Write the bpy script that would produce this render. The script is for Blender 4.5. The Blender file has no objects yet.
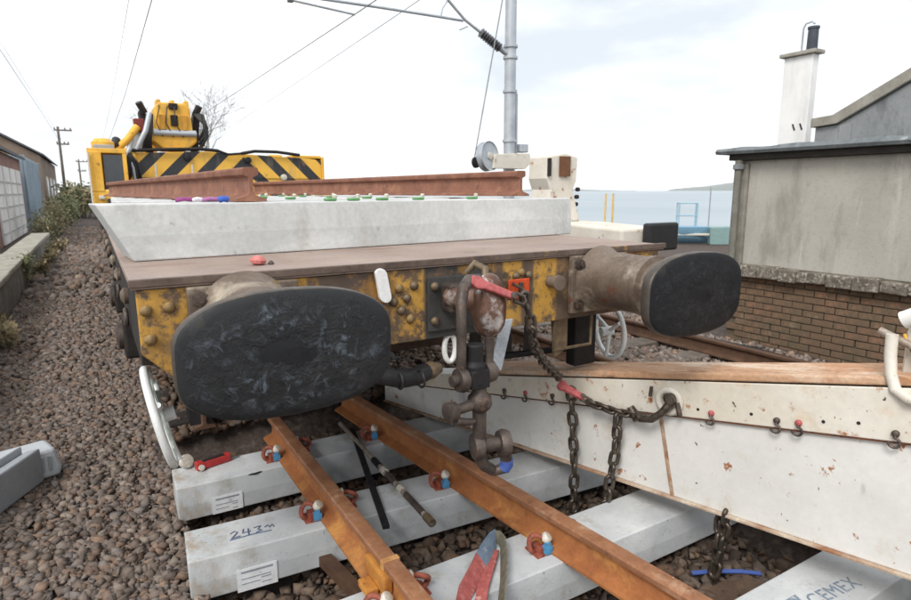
import bpy, bmesh, math, random
import numpy as np
from mathutils import Vector, Matrix
random.seed(7); rng = np.random.default_rng(11)
R = math.radians
scene = bpy.context.scene
col = scene.collection

# ------------------------------------------------------------------ camera
cd = bpy.data.cameras.new('camera'); cam = bpy.data.objects.new('camera', cd); col.objects.link(cam)
cd.sensor_width = 36.0; cd.lens = 23.47; cd.clip_start = .05; cd.clip_end = 20000
YAW, PITCH, ROLL = .54313, .18110, -.00344
fwd = Vector((math.sin(YAW)*math.cos(PITCH), math.cos(YAW)*math.cos(PITCH), -math.sin(PITCH)))
rgt = Vector((math.cos(YAW), -math.sin(YAW), 0)); upv = rgt.cross(fwd)
r2 = rgt*math.cos(ROLL) + upv*math.sin(ROLL); u2 = -rgt*math.sin(ROLL) + upv*math.cos(ROLL)
cam.matrix_world = Matrix(((r2.x, u2.x, -fwd.x, -1.2848), (r2.y, u2.y, -fwd.y, -2.1919), (r2.z, u2.z, -fwd.z, 1.4876), (0, 0, 0, 1)))
cd.dof.use_dof = True; cd.dof.focus_distance = 2.6; cd.dof.aperture_fstop = 4.5
scene.camera = cam

# ------------------------------------------------------------------ world: bright overcast
SUN_EL, SUN_AZ = 46, 236          # degrees; azimuth measured from +Y towards +X
w = bpy.data.worlds.new('World'); scene.world = w; w.use_nodes = True
nt = w.node_tree; nt.nodes.clear()
out = nt.nodes.new('ShaderNodeOutputWorld'); bg = nt.nodes.new('ShaderNodeBackground'); bg.inputs['Strength'].default_value = .10
sky = nt.nodes.new('ShaderNodeTexSky'); sky.sky_type = 'NISHITA'; sky.sun_disc = False
sky.sun_elevation = R(SUN_EL); sky.sun_rotation = R(SUN_AZ); sky.dust_density = 3
tc = nt.nodes.new('ShaderNodeTexCoord'); mp = nt.nodes.new('ShaderNodeMapping'); mp.inputs['Scale'].default_value = (1, 1, 3.2)
nz = nt.nodes.new('ShaderNodeTexNoise'); nz.inputs['Scale'].default_value = 2.3; nz.inputs['Detail'].default_value = 7; nz.inputs['Roughness'].default_value = .55
cr = nt.nodes.new('ShaderNodeValToRGB')
cr.color_ramp.elements[0].position = .33; cr.color_ramp.elements[0].color = (5.3, 5.65, 6.0, 1)
cr.color_ramp.elements[1].position = .66; cr.color_ramp.elements[1].color = (9.6, 9.7, 9.8, 1)
mx = nt.nodes.new('ShaderNodeMix'); mx.data_type = 'RGBA'; mx.inputs['Factor'].default_value = .90
nt.links.new(tc.outputs['Generated'], mp.inputs['Vector']); nt.links.new(mp.outputs['Vector'], nz.inputs['Vector'])
nt.links.new(nz.outputs['Fac'], cr.inputs['Fac']); nt.links.new(sky.outputs['Color'], mx.inputs['A']); nt.links.new(cr.outputs['Color'], mx.inputs['B'])
nt.links.new(mx.outputs['Result'], bg.inputs['Color']); nt.links.new(bg.outputs['Background'], out.inputs['Surface'])
sd = bpy.data.lights.new('sun', 'SUN'); sd.energy = 1.5; sd.angle = R(22); sd.color = (1, .97, .93)
so = bpy.data.objects.new('sun', sd); col.objects.link(so)
sdir = Vector((math.sin(R(SUN_AZ))*math.cos(R(SUN_EL)), math.cos(R(SUN_AZ))*math.cos(R(SUN_EL)), math.sin(R(SUN_EL))))
so.rotation_euler = sdir.to_track_quat('Z', 'Y').to_euler(); so.location = (0, 0, 30)
scene.view_settings.view_transform = 'Standard'; scene.view_settings.look = 'None'
scene.view_settings.exposure = 0.72; scene.view_settings.gamma = 1

scene.cycles.volume_bounces = 3

# ------------------------------------------------------------------ materials
def lin(*c):
    return tuple((x/255/12.92 if x/255 <= .04045 else ((x/255+.055)/1.055)**2.4) for x in c) + (1,)
class N:
    """small node-graph helper"""
    def __init__(s, name):
        s.m = bpy.data.materials.new(name); s.m.use_nodes = True; s.t = s.m.node_tree
        s.b = s.t.nodes['Principled BSDF']; s.co = s.t.nodes.new('ShaderNodeTexCoord').outputs['Object']
    def n(s, kind, **kw):
        o = s.t.nodes.new('ShaderNode'+kind)
        for k, v in kw.items(): setattr(o, k, v)
        return o
    def ln(s, a, b): s.t.links.new(a, b)
    def noise(s, scale, detail=6, rough=.6, stretch=None, dist=0, off=0):
        m = s.n('Mapping'); s.ln(s.co, m.inputs['Vector']); m.inputs['Location'].default_value = (off, off*1.7, off*.6)
        if stretch: m.inputs['Scale'].default_value = stretch
        o = s.n('TexNoise'); s.ln(m.outputs['Vector'], o.inputs['Vector'])
        o.inputs['Scale'].default_value = scale; o.inputs['Detail'].default_value = detail
        o.inputs['Roughness'].default_value = rough; o.inputs['Distortion'].default_value = dist
        return o.outputs['Fac']
    def ramp(s, fac, lo, hi, a=0., b=1.):
        o = s.n('MapRange'); s.ln(fac, o.inputs['Value'])
        for k, v in zip(('From Min', 'From Max', 'To Min', 'To Max'), (lo, hi, a, b)): o.inputs[k].default_value = v
        return o.outputs['Result']
    def math(s, op, a, b=None):
        o = s.n('Math', operation=op)
        for i, x in enumerate((a, b)):
            if x is None: continue
            if isinstance(x, (int, float)): o.inputs[i].default_value = x
            else: s.ln(x, o.inputs[i])
        return o.outputs[0]
    def mix(s, fac, a, b):
        o = s.n('Mix', data_type='RGBA')
        for k, x in (('Factor', fac), ('A', a), ('B', b)):
            if isinstance(x, (tuple, int, float)): o.inputs[k].default_value = x
            else: s.ln(x, o.inputs[k])
        return o.outputs['Result']
    def mixmul(s, a, b, fac=1.):
        o = s.n('Mix', data_type='RGBA', blend_type='MULTIPLY'); o.inputs['Factor'].default_value = fac
        for k, x in (('A', a), ('B', b)):
            if isinstance(x, tuple): o.inputs[k].default_value = x
            else: s.ln(x, o.inputs[k])
        return o.outputs['Result']
    def bump(s, h, strength, dist=.01):
        o = s.n('Bump'); o.inputs['Strength'].default_value = strength; o.inputs['Distance'].default_value = dist
        s.ln(h, o.inputs['Height']); s.ln(o.outputs['Normal'], s.b.inputs['Normal'])
    def done(s, colr, rough=.7, metal=0., spec=.5):
        for k, x in (('Base Color', colr), ('Roughness', rough), ('Metallic', metal), ('Specular IOR Level', spec)):
            if isinstance(x, (tuple, int, float)): s.b.inputs[k].default_value = x
            else: s.ln(x, s.b.inputs[k])
        return s.m
def surf(name, c, c2=None, scale=6, rough=.7, metal=0., layers=(), bump=.3, bscale=60, bdist=.004, spec=.4, stretch=None, fine=.25):
    """base colour drifting c..c2, then layers of (colour, scale, lo, hi[, stretch]) through noise masks"""
    k = N(name); c2 = c2 or tuple(x*.75 for x in c[:3])+(1,)
    k_ = k.mix(k.ramp(k.noise(scale, stretch=stretch), .35, .65), c, c2)
    for i, L in enumerate(layers):
        k_ = k.mix(k.ramp(k.noise(L[1], 8, .65, stretch=L[4] if len(L) > 4 else None, off=3.1*(i+1)), L[2], L[3]), k_, L[0])
    fn = k.noise(bscale, 8, .7, off=9)
    g = k.ramp(fn, .3, .7, 1-fine, 1+fine*.6)
    cmb = k.n('CombineColor'); [k.ln(g, cmb.inputs[i]) for i in range(3)]
    k_ = k.mixmul(k_, cmb.outputs[0])
    if bump: k.bump(fn, bump, bdist)
    rr = k.ramp(k.noise(scale*3, off=5), .3, .7, max(rough-.12, .05), min(rough+.12, 1))
    return k.done(k_, rr, metal, spec)
def flat(name, c, rough=.5, metal=0., spec=.5):
    return surf(name, c, tuple(x*.85 for x in c[:3])+(1,), 14, rough, metal, bump=.08, bscale=90, spec=spec, fine=.12)

RUST, RUST_D, RUST_L = lin(132, 78, 48), lin(84, 52, 38), lin(176, 112, 66)
def bearer_concrete():
    k = N('new_concrete')
    c = k.mix(k.ramp(k.noise(3, 7), .35, .65), lin(200, 203, 204), lin(180, 184, 186))
    c = k.mix(k.ramp(k.noise(2.2, 5, off=2), .55, .75), c, lin(216, 218, 218))
    c = k.mix(k.math('MULTIPLY', k.ramp(k.noise(6, 8, .7, off=5), .56, .7), .7), c, lin(150, 142, 126))
    sx = k.n('SeparateXYZ'); k.ln(k.co, sx.inputs[0])
    st = k.math('MULTIPLY', k.ramp(sx.outputs[0], .02, .30, 1, 0), k.ramp(k.noise(9, 8, .7, stretch=(1, 1, .5), off=8), .46, .62)); st.node.use_clamp = True   # rusty transport stain on the end
    c = k.mix(k.math('MULTIPLY', st, .75), c, lin(158, 138, 112))
    c = k.mix(k.ramp(k.noise(60, 3, .5, off=3), .70, .74), c, lin(120, 120, 118))
    c = k.mix(k.math('MULTIPLY', k.ramp(k.noise(14, 10, .8, off=21), .52, .7), .4), c, lin(152, 152, 148)); c = k.mix(k.ramp(k.noise(130, 2, .5, off=30), .71, .75), c, lin(104, 103, 100))
    f = k.noise(45, 8, .7, off=9); k.bump(f, .45, .006)
    return k.done(c, .85, 0, .35)
m_conc = bearer_concrete()
m_conc_load = surf('pale_concrete', lin(205, 206, 204), lin(190, 192, 190), 2.5, .85, layers=[(lin(172, 170, 164), 5, .54, .72, (1, 1, .3)), (lin(218, 219, 217), 3, .5, .66, (.5, 1, 1)), (lin(150, 144, 132), 12, .64, .74)], bump=.35, bscale=40, fine=.12)
m_rail = surf('rusty_rail', lin(172, 112, 66), lin(150, 94, 56), 9, .8, 0, layers=[(lin(196, 142, 78), 4, .52, .68), (lin(112, 72, 48), 12, .6, .75), (lin(96, 66, 48), 3, .64, .74, (6, .5, 6))], bump=.25, fine=.18)
m_railtop = surf('rusty_rail_head', lin(166, 118, 86), lin(142, 96, 68), 11, .65, .1, layers=[(lin(192, 158, 130), 6, .54, .7), (lin(94, 66, 54), 15, .62, .74), (lin(212, 190, 170), 28, .68, .74)], bump=.2, fine=.18)
m_railback = surf('brown_rail', lin(146, 102, 82), lin(124, 84, 68), 8, .75, .1, layers=[(lin(168, 122, 96), 5, .53, .7), (lin(100, 70, 58), 9, .58, .7)], bump=.2, fine=.15)
m_railold = surf('worn_rail', lin(104, 78, 60), lin(82, 60, 48), 8, .7, .2, bump=.2)
m_deck = surf('deck_plate', lin(168, 150, 139), lin(146, 127, 116), 1.7, .75, .1, layers=[(lin(152, 138, 132), 5, .5, .68), (lin(92, 66, 54), 9, .62, .76), (lin(120, 84, 64), 3, .6, .78, (.3, 1, 1))], bump=.25, bscale=70, fine=.16)
m_under = surf('underframe_grime_and_shade', lin(48, 42, 38), lin(34, 30, 28), 7, .8, bump=.3)  # grime colour; also serves as painted shade on the sleepers below the wagon
m_black = surf('black_iron', lin(42, 40, 40), lin(30, 29, 30), 9, .6, .2, bump=.2)
m_buffrim = surf('buffer_steel', lin(98, 90, 82), lin(76, 71, 66), 6, .5, .45, layers=[(lin(122, 104, 82), 9, .58, .72)], bump=.2)
m_shank = surf('buffer_shank_rust', lin(124, 110, 97), lin(100, 85, 73), 6, .6, .15, layers=[(lin(176, 164, 146), 4, .52, .66), (lin(120, 62, 42), 7, .6, .72), (lin(150, 116, 50), 11, .64, .74)], bump=.35)
m_iron = surf('rusty_iron', lin(106, 95, 88), lin(74, 65, 60), 14, .5, .5, layers=[(lin(142, 108, 88), 20, .58, .72)], bump=.35, bscale=80)
m_hook = surf('worn_hook_steel', lin(140, 110, 94), lin(104, 76, 64), 8, .36, .6, layers=[(lin(206, 200, 198), 7, .52, .60)], bump=.2)
m_chain = surf('oily_chain', lin(112, 102, 92), lin(78, 70, 62), 30, .42, .7, bump=.2)
m_white = surf('white_paint', lin(224, 223, 218), lin(212, 211, 206), 2, .5, layers=[(lin(150, 152, 154), 4.2, .60, .76, (1, 1, .4)), (lin(112, 112, 112), 7, .67, .76, (1, 1, .5)), (lin(204, 190, 170), 6, .57, .72), (lin(160, 104, 64), 11, .63, .67), (lin(84, 70, 60), 17, .685, .70), (lin(120, 72, 44), 26, .70, .72)], bump=.12, bscale=30, fine=.06)
m_cream = surf('cream_stained_paint', lin(224, 219, 207), lin(212, 204, 188), 3, .55, layers=[(lin(206, 184, 152), 5, .54, .7), (lin(170, 112, 66), 9, .60, .66), (lin(88, 66, 52), 24, .66, .69), (lin(140, 86, 52), 40, .66, .70)], bump=.15, bscale=30, fine=.07)
m_whiteold = surf('weathered_white_paint', lin(222, 216, 204), lin(206, 198, 184), 3, .6, layers=[(lin(150, 104, 70), 8, .60, .68), (lin(96, 66, 50), 14, .68, .73)], bump=.2, fine=.1)
m_timber = surf('old_timber', lin(204, 166, 134), lin(186, 146, 114), 4, .85, layers=[(lin(220, 198, 176), 9, .5, .64, (1, .12, 1)), (lin(160, 116, 84), 16, .56, .64, (1, .08, 1)), (lin(188, 140, 106), 3, .52, .66), (lin(96, 70, 54), 30, .62, .68, (1, .06, 1))], bump=.4, bscale=50, stretch=(1, .15, 1))
m_yellow = surf('crane_yellow', lin(238, 186, 74), lin(226, 170, 60), 3, .5, layers=[(lin(196, 150, 76), 5, .54, .7, (1, 1, .3)), (lin(132, 92, 52), 9, .62, .7), (lin(70, 58, 46), 16, .66, .72)], bump=.05, fine=.06)
m_hose = flat('black_rubber', lin(34, 34, 36), .55)
m_red = surf('red_paint', lin(188, 58, 56), lin(164, 44, 44), 20, .45, layers=[(lin(120, 70, 62), 30, .6, .7)], bump=.1)
m_pink = surf('faded_red_paint', lin(190, 104, 104), lin(168, 78, 78), 25, .5, layers=[(lin(120, 84, 74), 30, .58, .7)], bump=.15)
m_orange = surf('orange_plastic', lin(214, 84, 40), lin(190, 70, 34), 15, .5, bump=.1)
m_clip = surf('clip_orange_red', lin(170, 96, 76), lin(132, 68, 56), 40, .7, .1, layers=[(lin(112, 78, 62), 70, .54, .66)], bump=.15)
m_blue = surf('blue_plastic', lin(84, 152, 196), lin(70, 130, 172), 40, .7, layers=[(lin(140, 150, 150), 50, .56, .66)], bump=.1)
m_bluestrap = flat('blue_strap', lin(70, 96, 168), .7)
m_cap = surf('white_plastic', lin(216, 211, 198), lin(196, 190, 176), 40, .75, layers=[(lin(150, 136, 118), 60, .58, .7)], bump=.1)
m_paper = flat('paper', lin(232, 234, 236), .8)
m_ink = flat('ink', lin(92, 104, 128), .8)
m_inklight = flat('printed_text_grey', lin(150, 154, 162), .8)
m_galv = surf('galvanised_steel', lin(188, 194, 198), lin(168, 174, 180), 4, .5, .4, bump=.1, fine=.08)
m_wire = flat('dull_wire', lin(142, 144, 147), .6, .4)
m_insul = flat('brown_grey_insulator', lin(84, 84, 88), .4)
m_greyplast = surf('grey_plastic', lin(186, 190, 192), lin(170, 174, 178), 6, .5, bump=.1, fine=.08)
m_greydark = surf('dark_grey_plastic', lin(156, 160, 164), lin(140, 145, 149), 6, .55, bump=.1, fine=.1)
m_sleeper_old = surf('old_sleeper', lin(126, 116, 106), lin(98, 88, 80), 6, .9, bump=.3)
m_glass = flat('dark_glass', lin(46, 52, 56), .12, 0, .8)

def headstock_material():
    k = N('headstock_worn_paint')
    base = k.mix(k.ramp(k.noise(5), .35, .65), lin(112, 92, 74), lin(84, 70, 60))
    base = k.mix(k.ramp(k.noise(11, off=4), .56, .7), base, lin(62, 54, 50))
    base = k.mix(k.ramp(k.noise(7, off=8), .6, .74), base, lin(140, 106, 78))
    sx = k.n('SeparateXYZ'); k.ln(k.co, sx.inputs[0]); X = sx.outputs[0]
    # yellow and black bands brushed on long ago, worn through by noise
    def band(x0, x1, soft=.008):
        a = k.ramp(X, x0-soft, x0+soft); b = k.ramp(X, x1-soft, x1+soft, 1, 0)
        for o in (a, b): o.node.clamp = True
        return k.math('MULTIPLY', a, b)
    blk = k.math('MAXIMUM', band(-.115, .05), band(.05, .28))
    base = k.mix(k.math('MULTIPLY', blk, k.ramp(k.noise(8, off=2), .34, .46)), base, lin(66, 66, 64))
    yel = None
    for x0, x1 in ((-1.3, -1.0), (-.97, -.62), (-.27, -.118), (.292, .40), (.47, .61), (1.2, 1.28)):
        b = band(x0, x1); yel = b if yel is None else k.math('MAXIMUM', yel, b)
    wear = k.ramp(k.noise(13, 10, .78, off=6), .43, .53)
    wear2 = k.ramp(k.noise(3, 4, .6, off=1), .3, .42)
    fac = k.math('MULTIPLY', yel, k.math('MULTIPLY', wear, wear2)); fac.node.use_clamp = True
    base = k.mix(k.math('MULTIPLY', k.ramp(k.noise(4, 8, .7, off=12), .56, .64), .85), base, lin(176, 128, 56))
    c = k.mix(fac, base, k.mix(k.noise(14), lin(208, 160, 66), lin(182, 138, 68)))
    c = k.mix(k.math('MULTIPLY', k.ramp(k.noise(5, 9, .7, stretch=(1, 1, .35), off=15), .54, .74), .7), c, lin(74, 62, 52))
    h = k.noise(60, 8, .7); k.bump(k.math('ADD', h, k.math('MULTIPLY', fac, .5)), .3, .004)
    return k.done(c, .62, .1)
m_head = headstock_material()
def grease_face(name, base, hi, amount):
    k = N(name)
    sc = k.n('VectorMath', operation='MULTIPLY'); sc.inputs[1].default_value = (3.9, 0, 6.8); k.ln(k.co, sc.inputs[0])
    ln_ = k.n('VectorMath', operation='LENGTH'); k.ln(sc.outputs[0], ln_.inputs[0])
    d = k.math('ADD', ln_.outputs['Value'], k.math('MULTIPLY', k.noise(8, 8, .7), 1.25))
    ring = k.math('MULTIPLY', k.ramp(d, .9, 1.1), k.ramp(d, 1.35, 1.75, 1, 0)); ring.node.use_clamp = True
    core = k.ramp(d, .85, 1.35, 1, 0)
    flake_sheen = k.ramp(k.noise(24, 10, .75, dist=.8), .50, .60)
    patch = k.ramp(k.noise(8, 5, .6, off=4), .42, .56)
    c = k.mix(k.ramp(k.noise(5, 7, .65), .3, .7), base, tuple(x*.6 for x in base[:3])+(1,))
    c = k.mix(k.math('MULTIPLY', core, .5), c, lin(26, 27, 31))
    fm = k.math('MULTIPLY', k.math('MULTIPLY', k.math('MULTIPLY', ring, flake_sheen), patch), amount); fm.node.use_clamp = True
    c = k.mix(fm, c, hi)  # flaky grease, with sky sheen painted in as pale blue-grey colour
    c = k.mix(k.math('MULTIPLY', k.ramp(k.noise(3, 6, .7, off=7), .55, .7), .35), c, lin(104, 98, 90))
    h = k.math('ADD', k.math('MULTIPLY', k.noise(24, 10, .75, dist=.8), k.math('ADD', k.math('MULTIPLY', ring, .95), .1)), k.math('MULTIPLY', fm, .25)); k.bump(h, .8, .018)
    wet = k.math('MULTIPLY', k.ramp(d, 1.1, 1.7, 1, 0), k.ramp(k.noise(12, 6, .6, off=3), .3, .6)); wet.node.use_clamp = True
    return k.done(c, k.ramp(wet, 0, 1, .6, .3), .0, .3)
m_greaseL = grease_face('greasy_buffer_face', lin(44, 45, 47), lin(116, 126, 136), .75)
m_greaseR = grease_face('greasy_black_buffer_face', lin(25, 26, 30), lin(62, 68, 77), .5)
def chevron_material():
    k = N('chevron_paint'); sx = k.n('SeparateXYZ'); k.ln(k.co, sx.inputs[0])
    v = k.math('ADD', k.math('ABSOLUTE', k.math('SUBTRACT', sx.outputs[0], .64)), sx.outputs[2])
    fr = k.math('FRACT', k.math('MULTIPLY', v, 2.2)); st = k.math('GREATER_THAN', fr, .47)
    c = k.mix(st, lin(46, 48, 52), lin(236, 184, 72))
    c = k.mix(k.ramp(k.noise(7, 8, .7), .62, .7), c, lin(150, 110, 76)); c = k.mix(k.math('MULTIPLY', k.ramp(k.noise(4, 8, .7, stretch=(1, 1, .25), off=5), .54, .7), .5), c, lin(150, 138, 116))
    return k.done(c, .5)
m_chev = chevron_material()
def stone_material():
    k = N('ballast_stone'); a = k.n('Attribute'); a.attribute_name = 'tint'
    g = k.ramp(k.noise(45, 6, .65), .3, .7, .8, 1.15); cmb = k.n('CombineColor'); [k.ln(g, cmb.inputs[i]) for i in range(3)]
    k.bump(k.noise(120, 5, .7), .4, .003)
    return k.done(k.mixmul(a.outputs['Color'], cmb.outputs[0]), .9, 0, .25)
m_stone = stone_material()
m_earth = surf('ballast_bed', lin(92, 79, 73), lin(70, 60, 55), 9, .95, layers=[(lin(110, 98, 88), 20, .5, .65)], bump=.9, bscale=28, bdist=.03, fine=.4)
def brick_material():
    k = N('worn_brick'); oi = k.n('ObjectInfo')
    c = k.mix(oi.outputs['Random'], lin(124, 96, 76), lin(104, 90, 72))
    c = k.mix(k.ramp(k.noise(8, 6), .5, .7), c, lin(86, 76, 62)); c = k.mix(k.ramp(k.noise(19, 6, off=4), .56, .7), c, lin(146, 108, 82))
    geo = k.n('NewGeometry'); k.co = geo.outputs['Position']
    c = k.mix(k.math('MULTIPLY', k.ramp(k.noise(1.6, 7, .65, off=2), .42, .6), .8), c, lin(106, 88, 70)); c = k.mix(k.math('MULTIPLY', k.ramp(k.noise(3.5, 8, .7, off=7), .5, .68), .8), c, lin(92, 84, 68)); c = k.mix(k.math('MULTIPLY', k.ramp(k.noise(5, 8, .7, off=11), .58, .7), .7), c, lin(138, 122, 100))
    k.bump(k.noise(60), .4, .004); return k.done(c, .95)
m_brick = brick_material()
m_mortar = surf('mortar', lin(108, 96, 80), lin(86, 76, 64), 6, .95, bump=.4)
def render_material(name, a, b, dark, streak):
    k = N(name)
    c = k.mix(k.ramp(k.noise(1.3, 6, .6), .35, .65), a, b)
    c = k.mix(k.ramp(k.noise(3.2, 8, .7, stretch=(1, 1, .3)), .52, .72), c, dark)
    c = k.mix(k.ramp(k.noise(6, 8, .7, stretch=(1, 1, .12), off=6), .56, .74), c, streak)
    c = k.mix(k.math('MULTIPLY', k.ramp(k.noise(22, 10, .8, off=14), .52, .66), .45), c, dark); c = k.mix(k.math('MULTIPLY', k.ramp(k.noise(9, 10, .75, off=17), .6, .72), .6), c, streak)
    f = k.noise(70, 8, .75); k.bump(f, .6, .008)
    return k.done(c, .92)
m_render = render_material('old_cement_render', lin(180, 176, 166), lin(165, 162, 153), lin(138, 135, 126), lin(196, 192, 183))
m_render_dark = render_material('wet_grey_render', lin(142, 144, 145), lin(124, 127, 128), lin(86, 88, 90), lin(160, 162, 162))
m_whitewash = render_material('whitewashed_render', lin(238, 238, 236), lin(228, 228, 226), lin(216, 216, 214), lin(206, 206, 204))
m_felt = surf('roof_felt', lin(128, 134, 136), lin(100, 106, 108), 3, .85, layers=[(lin(70, 74, 74), 8, .56, .7), (lin(158, 164, 164), 5, .6, .75)], bump=.5, bdist=.02, bscale=14)
m_coping = surf('rubble_coping', lin(134, 126, 114), lin(98, 90, 80), 9, .95, layers=[(lin(176, 168, 156), 22, .52, .60), (lin(58, 54, 48), 12, .6, .7)], bump=.9, bscale=30, bdist=.02)
m_stonewall = surf('mossy_wall', lin(128, 124, 114), lin(98, 94, 86), 3, .95, layers=[(lin(82, 84, 56), 4, .58, .72), (lin(70, 66, 60), 9, .55, .7)], bump=.7, bscale=12, bdist=.03)
m_slate = surf('slate_roof', lin(92, 94, 98), lin(76, 78, 82), 2, .8, bump=.3, bscale=8, bdist=.03)

# ------------------------------------------------------------------ mesh helpers
LOC = {}
def tag(o, label=None, cat=None, group=None, kind=None):
    for k, v in (('label', label), ('category', cat), ('group', group), ('kind', kind)):
        if v: o[k] = v
    return o
def thing(name, loc, label, cat, group=None, rz=0):
    o = bpy.data.objects.new(name, None); col.objects.link(o); o.empty_display_size = .1
    o.location = loc; o.rotation_euler = (0, 0, rz); LOC[o.name] = Vector(loc)
    return tag(o, label, cat, group)
class MB:
    def __init__(s): s.v = []; s.f = []; s.mi = []
    def add(s, vs, fs, m=0):
        b = len(s.v); s.v += [Vector(v) for v in vs]; s.f += [tuple(i+b for i in f) for f in fs]; s.mi += [m]*len(fs); return s
    def box(s, c, d, rot=None, m=0):
        c = Vector(c); vs = []
        for x in (-.5, .5):
            for y in (-.5, .5):
                for z in (-.5, .5):
                    p = Vector((x*d[0], y*d[1], z*d[2])); vs.append(c + (rot @ p if rot else p))
        return s.add(vs, [(0, 1, 3, 2), (4, 6, 7, 5), (0, 4, 5, 1), (2, 3, 7, 6), (0, 2, 6, 4), (1, 5, 7, 3)], m)
    def bb(s, x0, x1, y0, y1, z0, z1, m=0): return s.box(((x0+x1)/2, (y0+y1)/2, (z0+z1)/2), (x1-x0, y1-y0, z1-z0), None, m)
    def tube(s, pts, r, n=10, closed=False, m=0):
        pts = [Vector(p) for p in pts]; k = len(pts); rs = r if isinstance(r, (list, tuple)) else [r]*k
        tan = [((pts[(i+1) % k]-pts[i-1]) if closed else (pts[min(i+1, k-1)]-pts[max(i-1, 0)])).normalized() for i in range(k)]
        a = Vector((0, 0, 1)) if abs(tan[0].z) < .9 else Vector((1, 0, 0)); nrm = (a - tan[0]*a.dot(tan[0])).normalized(); vs = []
        for i in range(k):
            nrm = (nrm - tan[i]*nrm.dot(tan[i])).normalized(); bn = tan[i].cross(nrm)
            vs += [pts[i] + (nrm*math.cos(2*math.pi*j/n) + bn*math.sin(2*math.pi*j/n))*rs[i] for j in range(n)]
        fs = [(i*n+j, i*n+(j+1) % n, ((i+1) % k)*n+(j+1) % n, ((i+1) % k)*n+j) for i in range(k if closed else k-1) for j in range(n)]
        if not closed: fs += [tuple(range(n-1, -1, -1)), tuple((k-1)*n+j for j in range(n))]
        return s.add(vs, fs, m)
    def cyl(s, a, b, r, n=16, r2=None, m=0): return s.tube([a, b], [r, r if r2 is None else r2], n, False, m)
    def prism(s, poly, fn, t0, t1, m=0):
        """poly: 2-D outline; fn(u, v, t) -> point; extruded from t0 to t1"""
        n = len(poly); vs = [fn(u, v, t0) for u, v in poly]+[fn(u, v, t1) for u, v in poly]
        return s.add(vs, [tuple(range(n-1, -1, -1)), tuple(range(n, 2*n))]+[(i, (i+1) % n, n+(i+1) % n, n+i) for i in range(n)], m)
    def lathe(s, prof, o, ax, n=24, m=0):
        """prof: (radius, distance along axis) pairs"""
        o = Vector(o); ax = Vector(ax).normalized(); a = Vector((0, 0, 1)) if abs(ax.z) < .9 else Vector((1, 0, 0))
        u = (a-ax*a.dot(ax)).normalized(); v = ax.cross(u); vs = []
        for r, t in prof: vs += [o+ax*t+(u*math.cos(2*math.pi*j/n)+v*math.sin(2*math.pi*j/n))*r for j in range(n)]
        k = len(prof); fs = [(i*n+j, i*n+(j+1) % n, (i+1)*n+(j+1) % n, (i+1)*n+j) for i in range(k-1) for j in range(n)]
        return s.add(vs, fs+[tuple(range(n-1, -1, -1)), tuple((k-1)*n+j for j in range(n))], m)
    def mesh(s, name, mats, off=Vector((0, 0, 0)), smooth=None):
        me = bpy.data.meshes.new(name); me.from_pydata([tuple(v-off) for v in s.v], [], s.f)
        for m in (mats if isinstance(mats, (list, tuple)) else [mats]): me.materials.append(m)
        me.polygons.foreach_set('material_index', s.mi)
        bm = bmesh.new(); bm.from_mesh(me); bmesh.ops.recalc_face_normals(bm, faces=bm.faces); bm.to_mesh(me); bm.free()
        if smooth:
            me.polygons.foreach_set('use_smooth', [True]*len(me.polygons)); me.set_sharp_from_angle(angle=R(smooth))
        me.update(); return me
    def build(s, name, mats, parent=None, bevel=0, smooth=None, local=False):
        root = parent
        while root is not None and root.parent: root = root.parent
        off = Vector((0, 0, 0)) if (root is None or local) else LOC.get(root.name, Vector((0, 0, 0)))
        o = bpy.data.objects.new(name, s.mesh(name, mats, off, smooth)); col.objects.link(o); o.parent = parent
        if bevel:
            b = o.modifiers.new('edge', 'BEVEL'); b.width = bevel; b.segments = 2; b.limit_method = 'ANGLE'; b.angle_limit = R(38)
        return o
def solo(mb, name, mats, loc, label, cat, group=None, bevel=0, smooth=None, kind=None):
    """one-mesh thing with its origin at loc"""
    o = bpy.data.objects.new(name, mb.mesh(name, mats, Vector(loc), smooth)); o.location = loc; col.objects.link(o); LOC[o.name] = Vector(loc)
    if bevel:
        b = o.modifiers.new('edge', 'BEVEL'); b.width = bevel; b.segments = 2; b.limit_method = 'ANGLE'; b.angle_limit = R(38)
    return tag(o, label, cat, group, kind)
def inst(src, name, parent, mat4=None):
    o = bpy.data.objects.new(name, src); col.objects.link(o); o.parent = parent
    if mat4 is not None: o.matrix_local = mat4
    return o
def arc(c, r, a0, a1, n, u, v):
    c, u, v = Vector(c), Vector(u), Vector(v)
    return [c+(u*math.cos(R(a0+(a1-a0)*i/n))+v*math.sin(R(a0+(a1-a0)*i/n)))*r for i in range(n+1)]
X3, Y3, Z3 = Vector((1, 0, 0)), Vector((0, 1, 0)), Vector((0, 0, 1))

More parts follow.
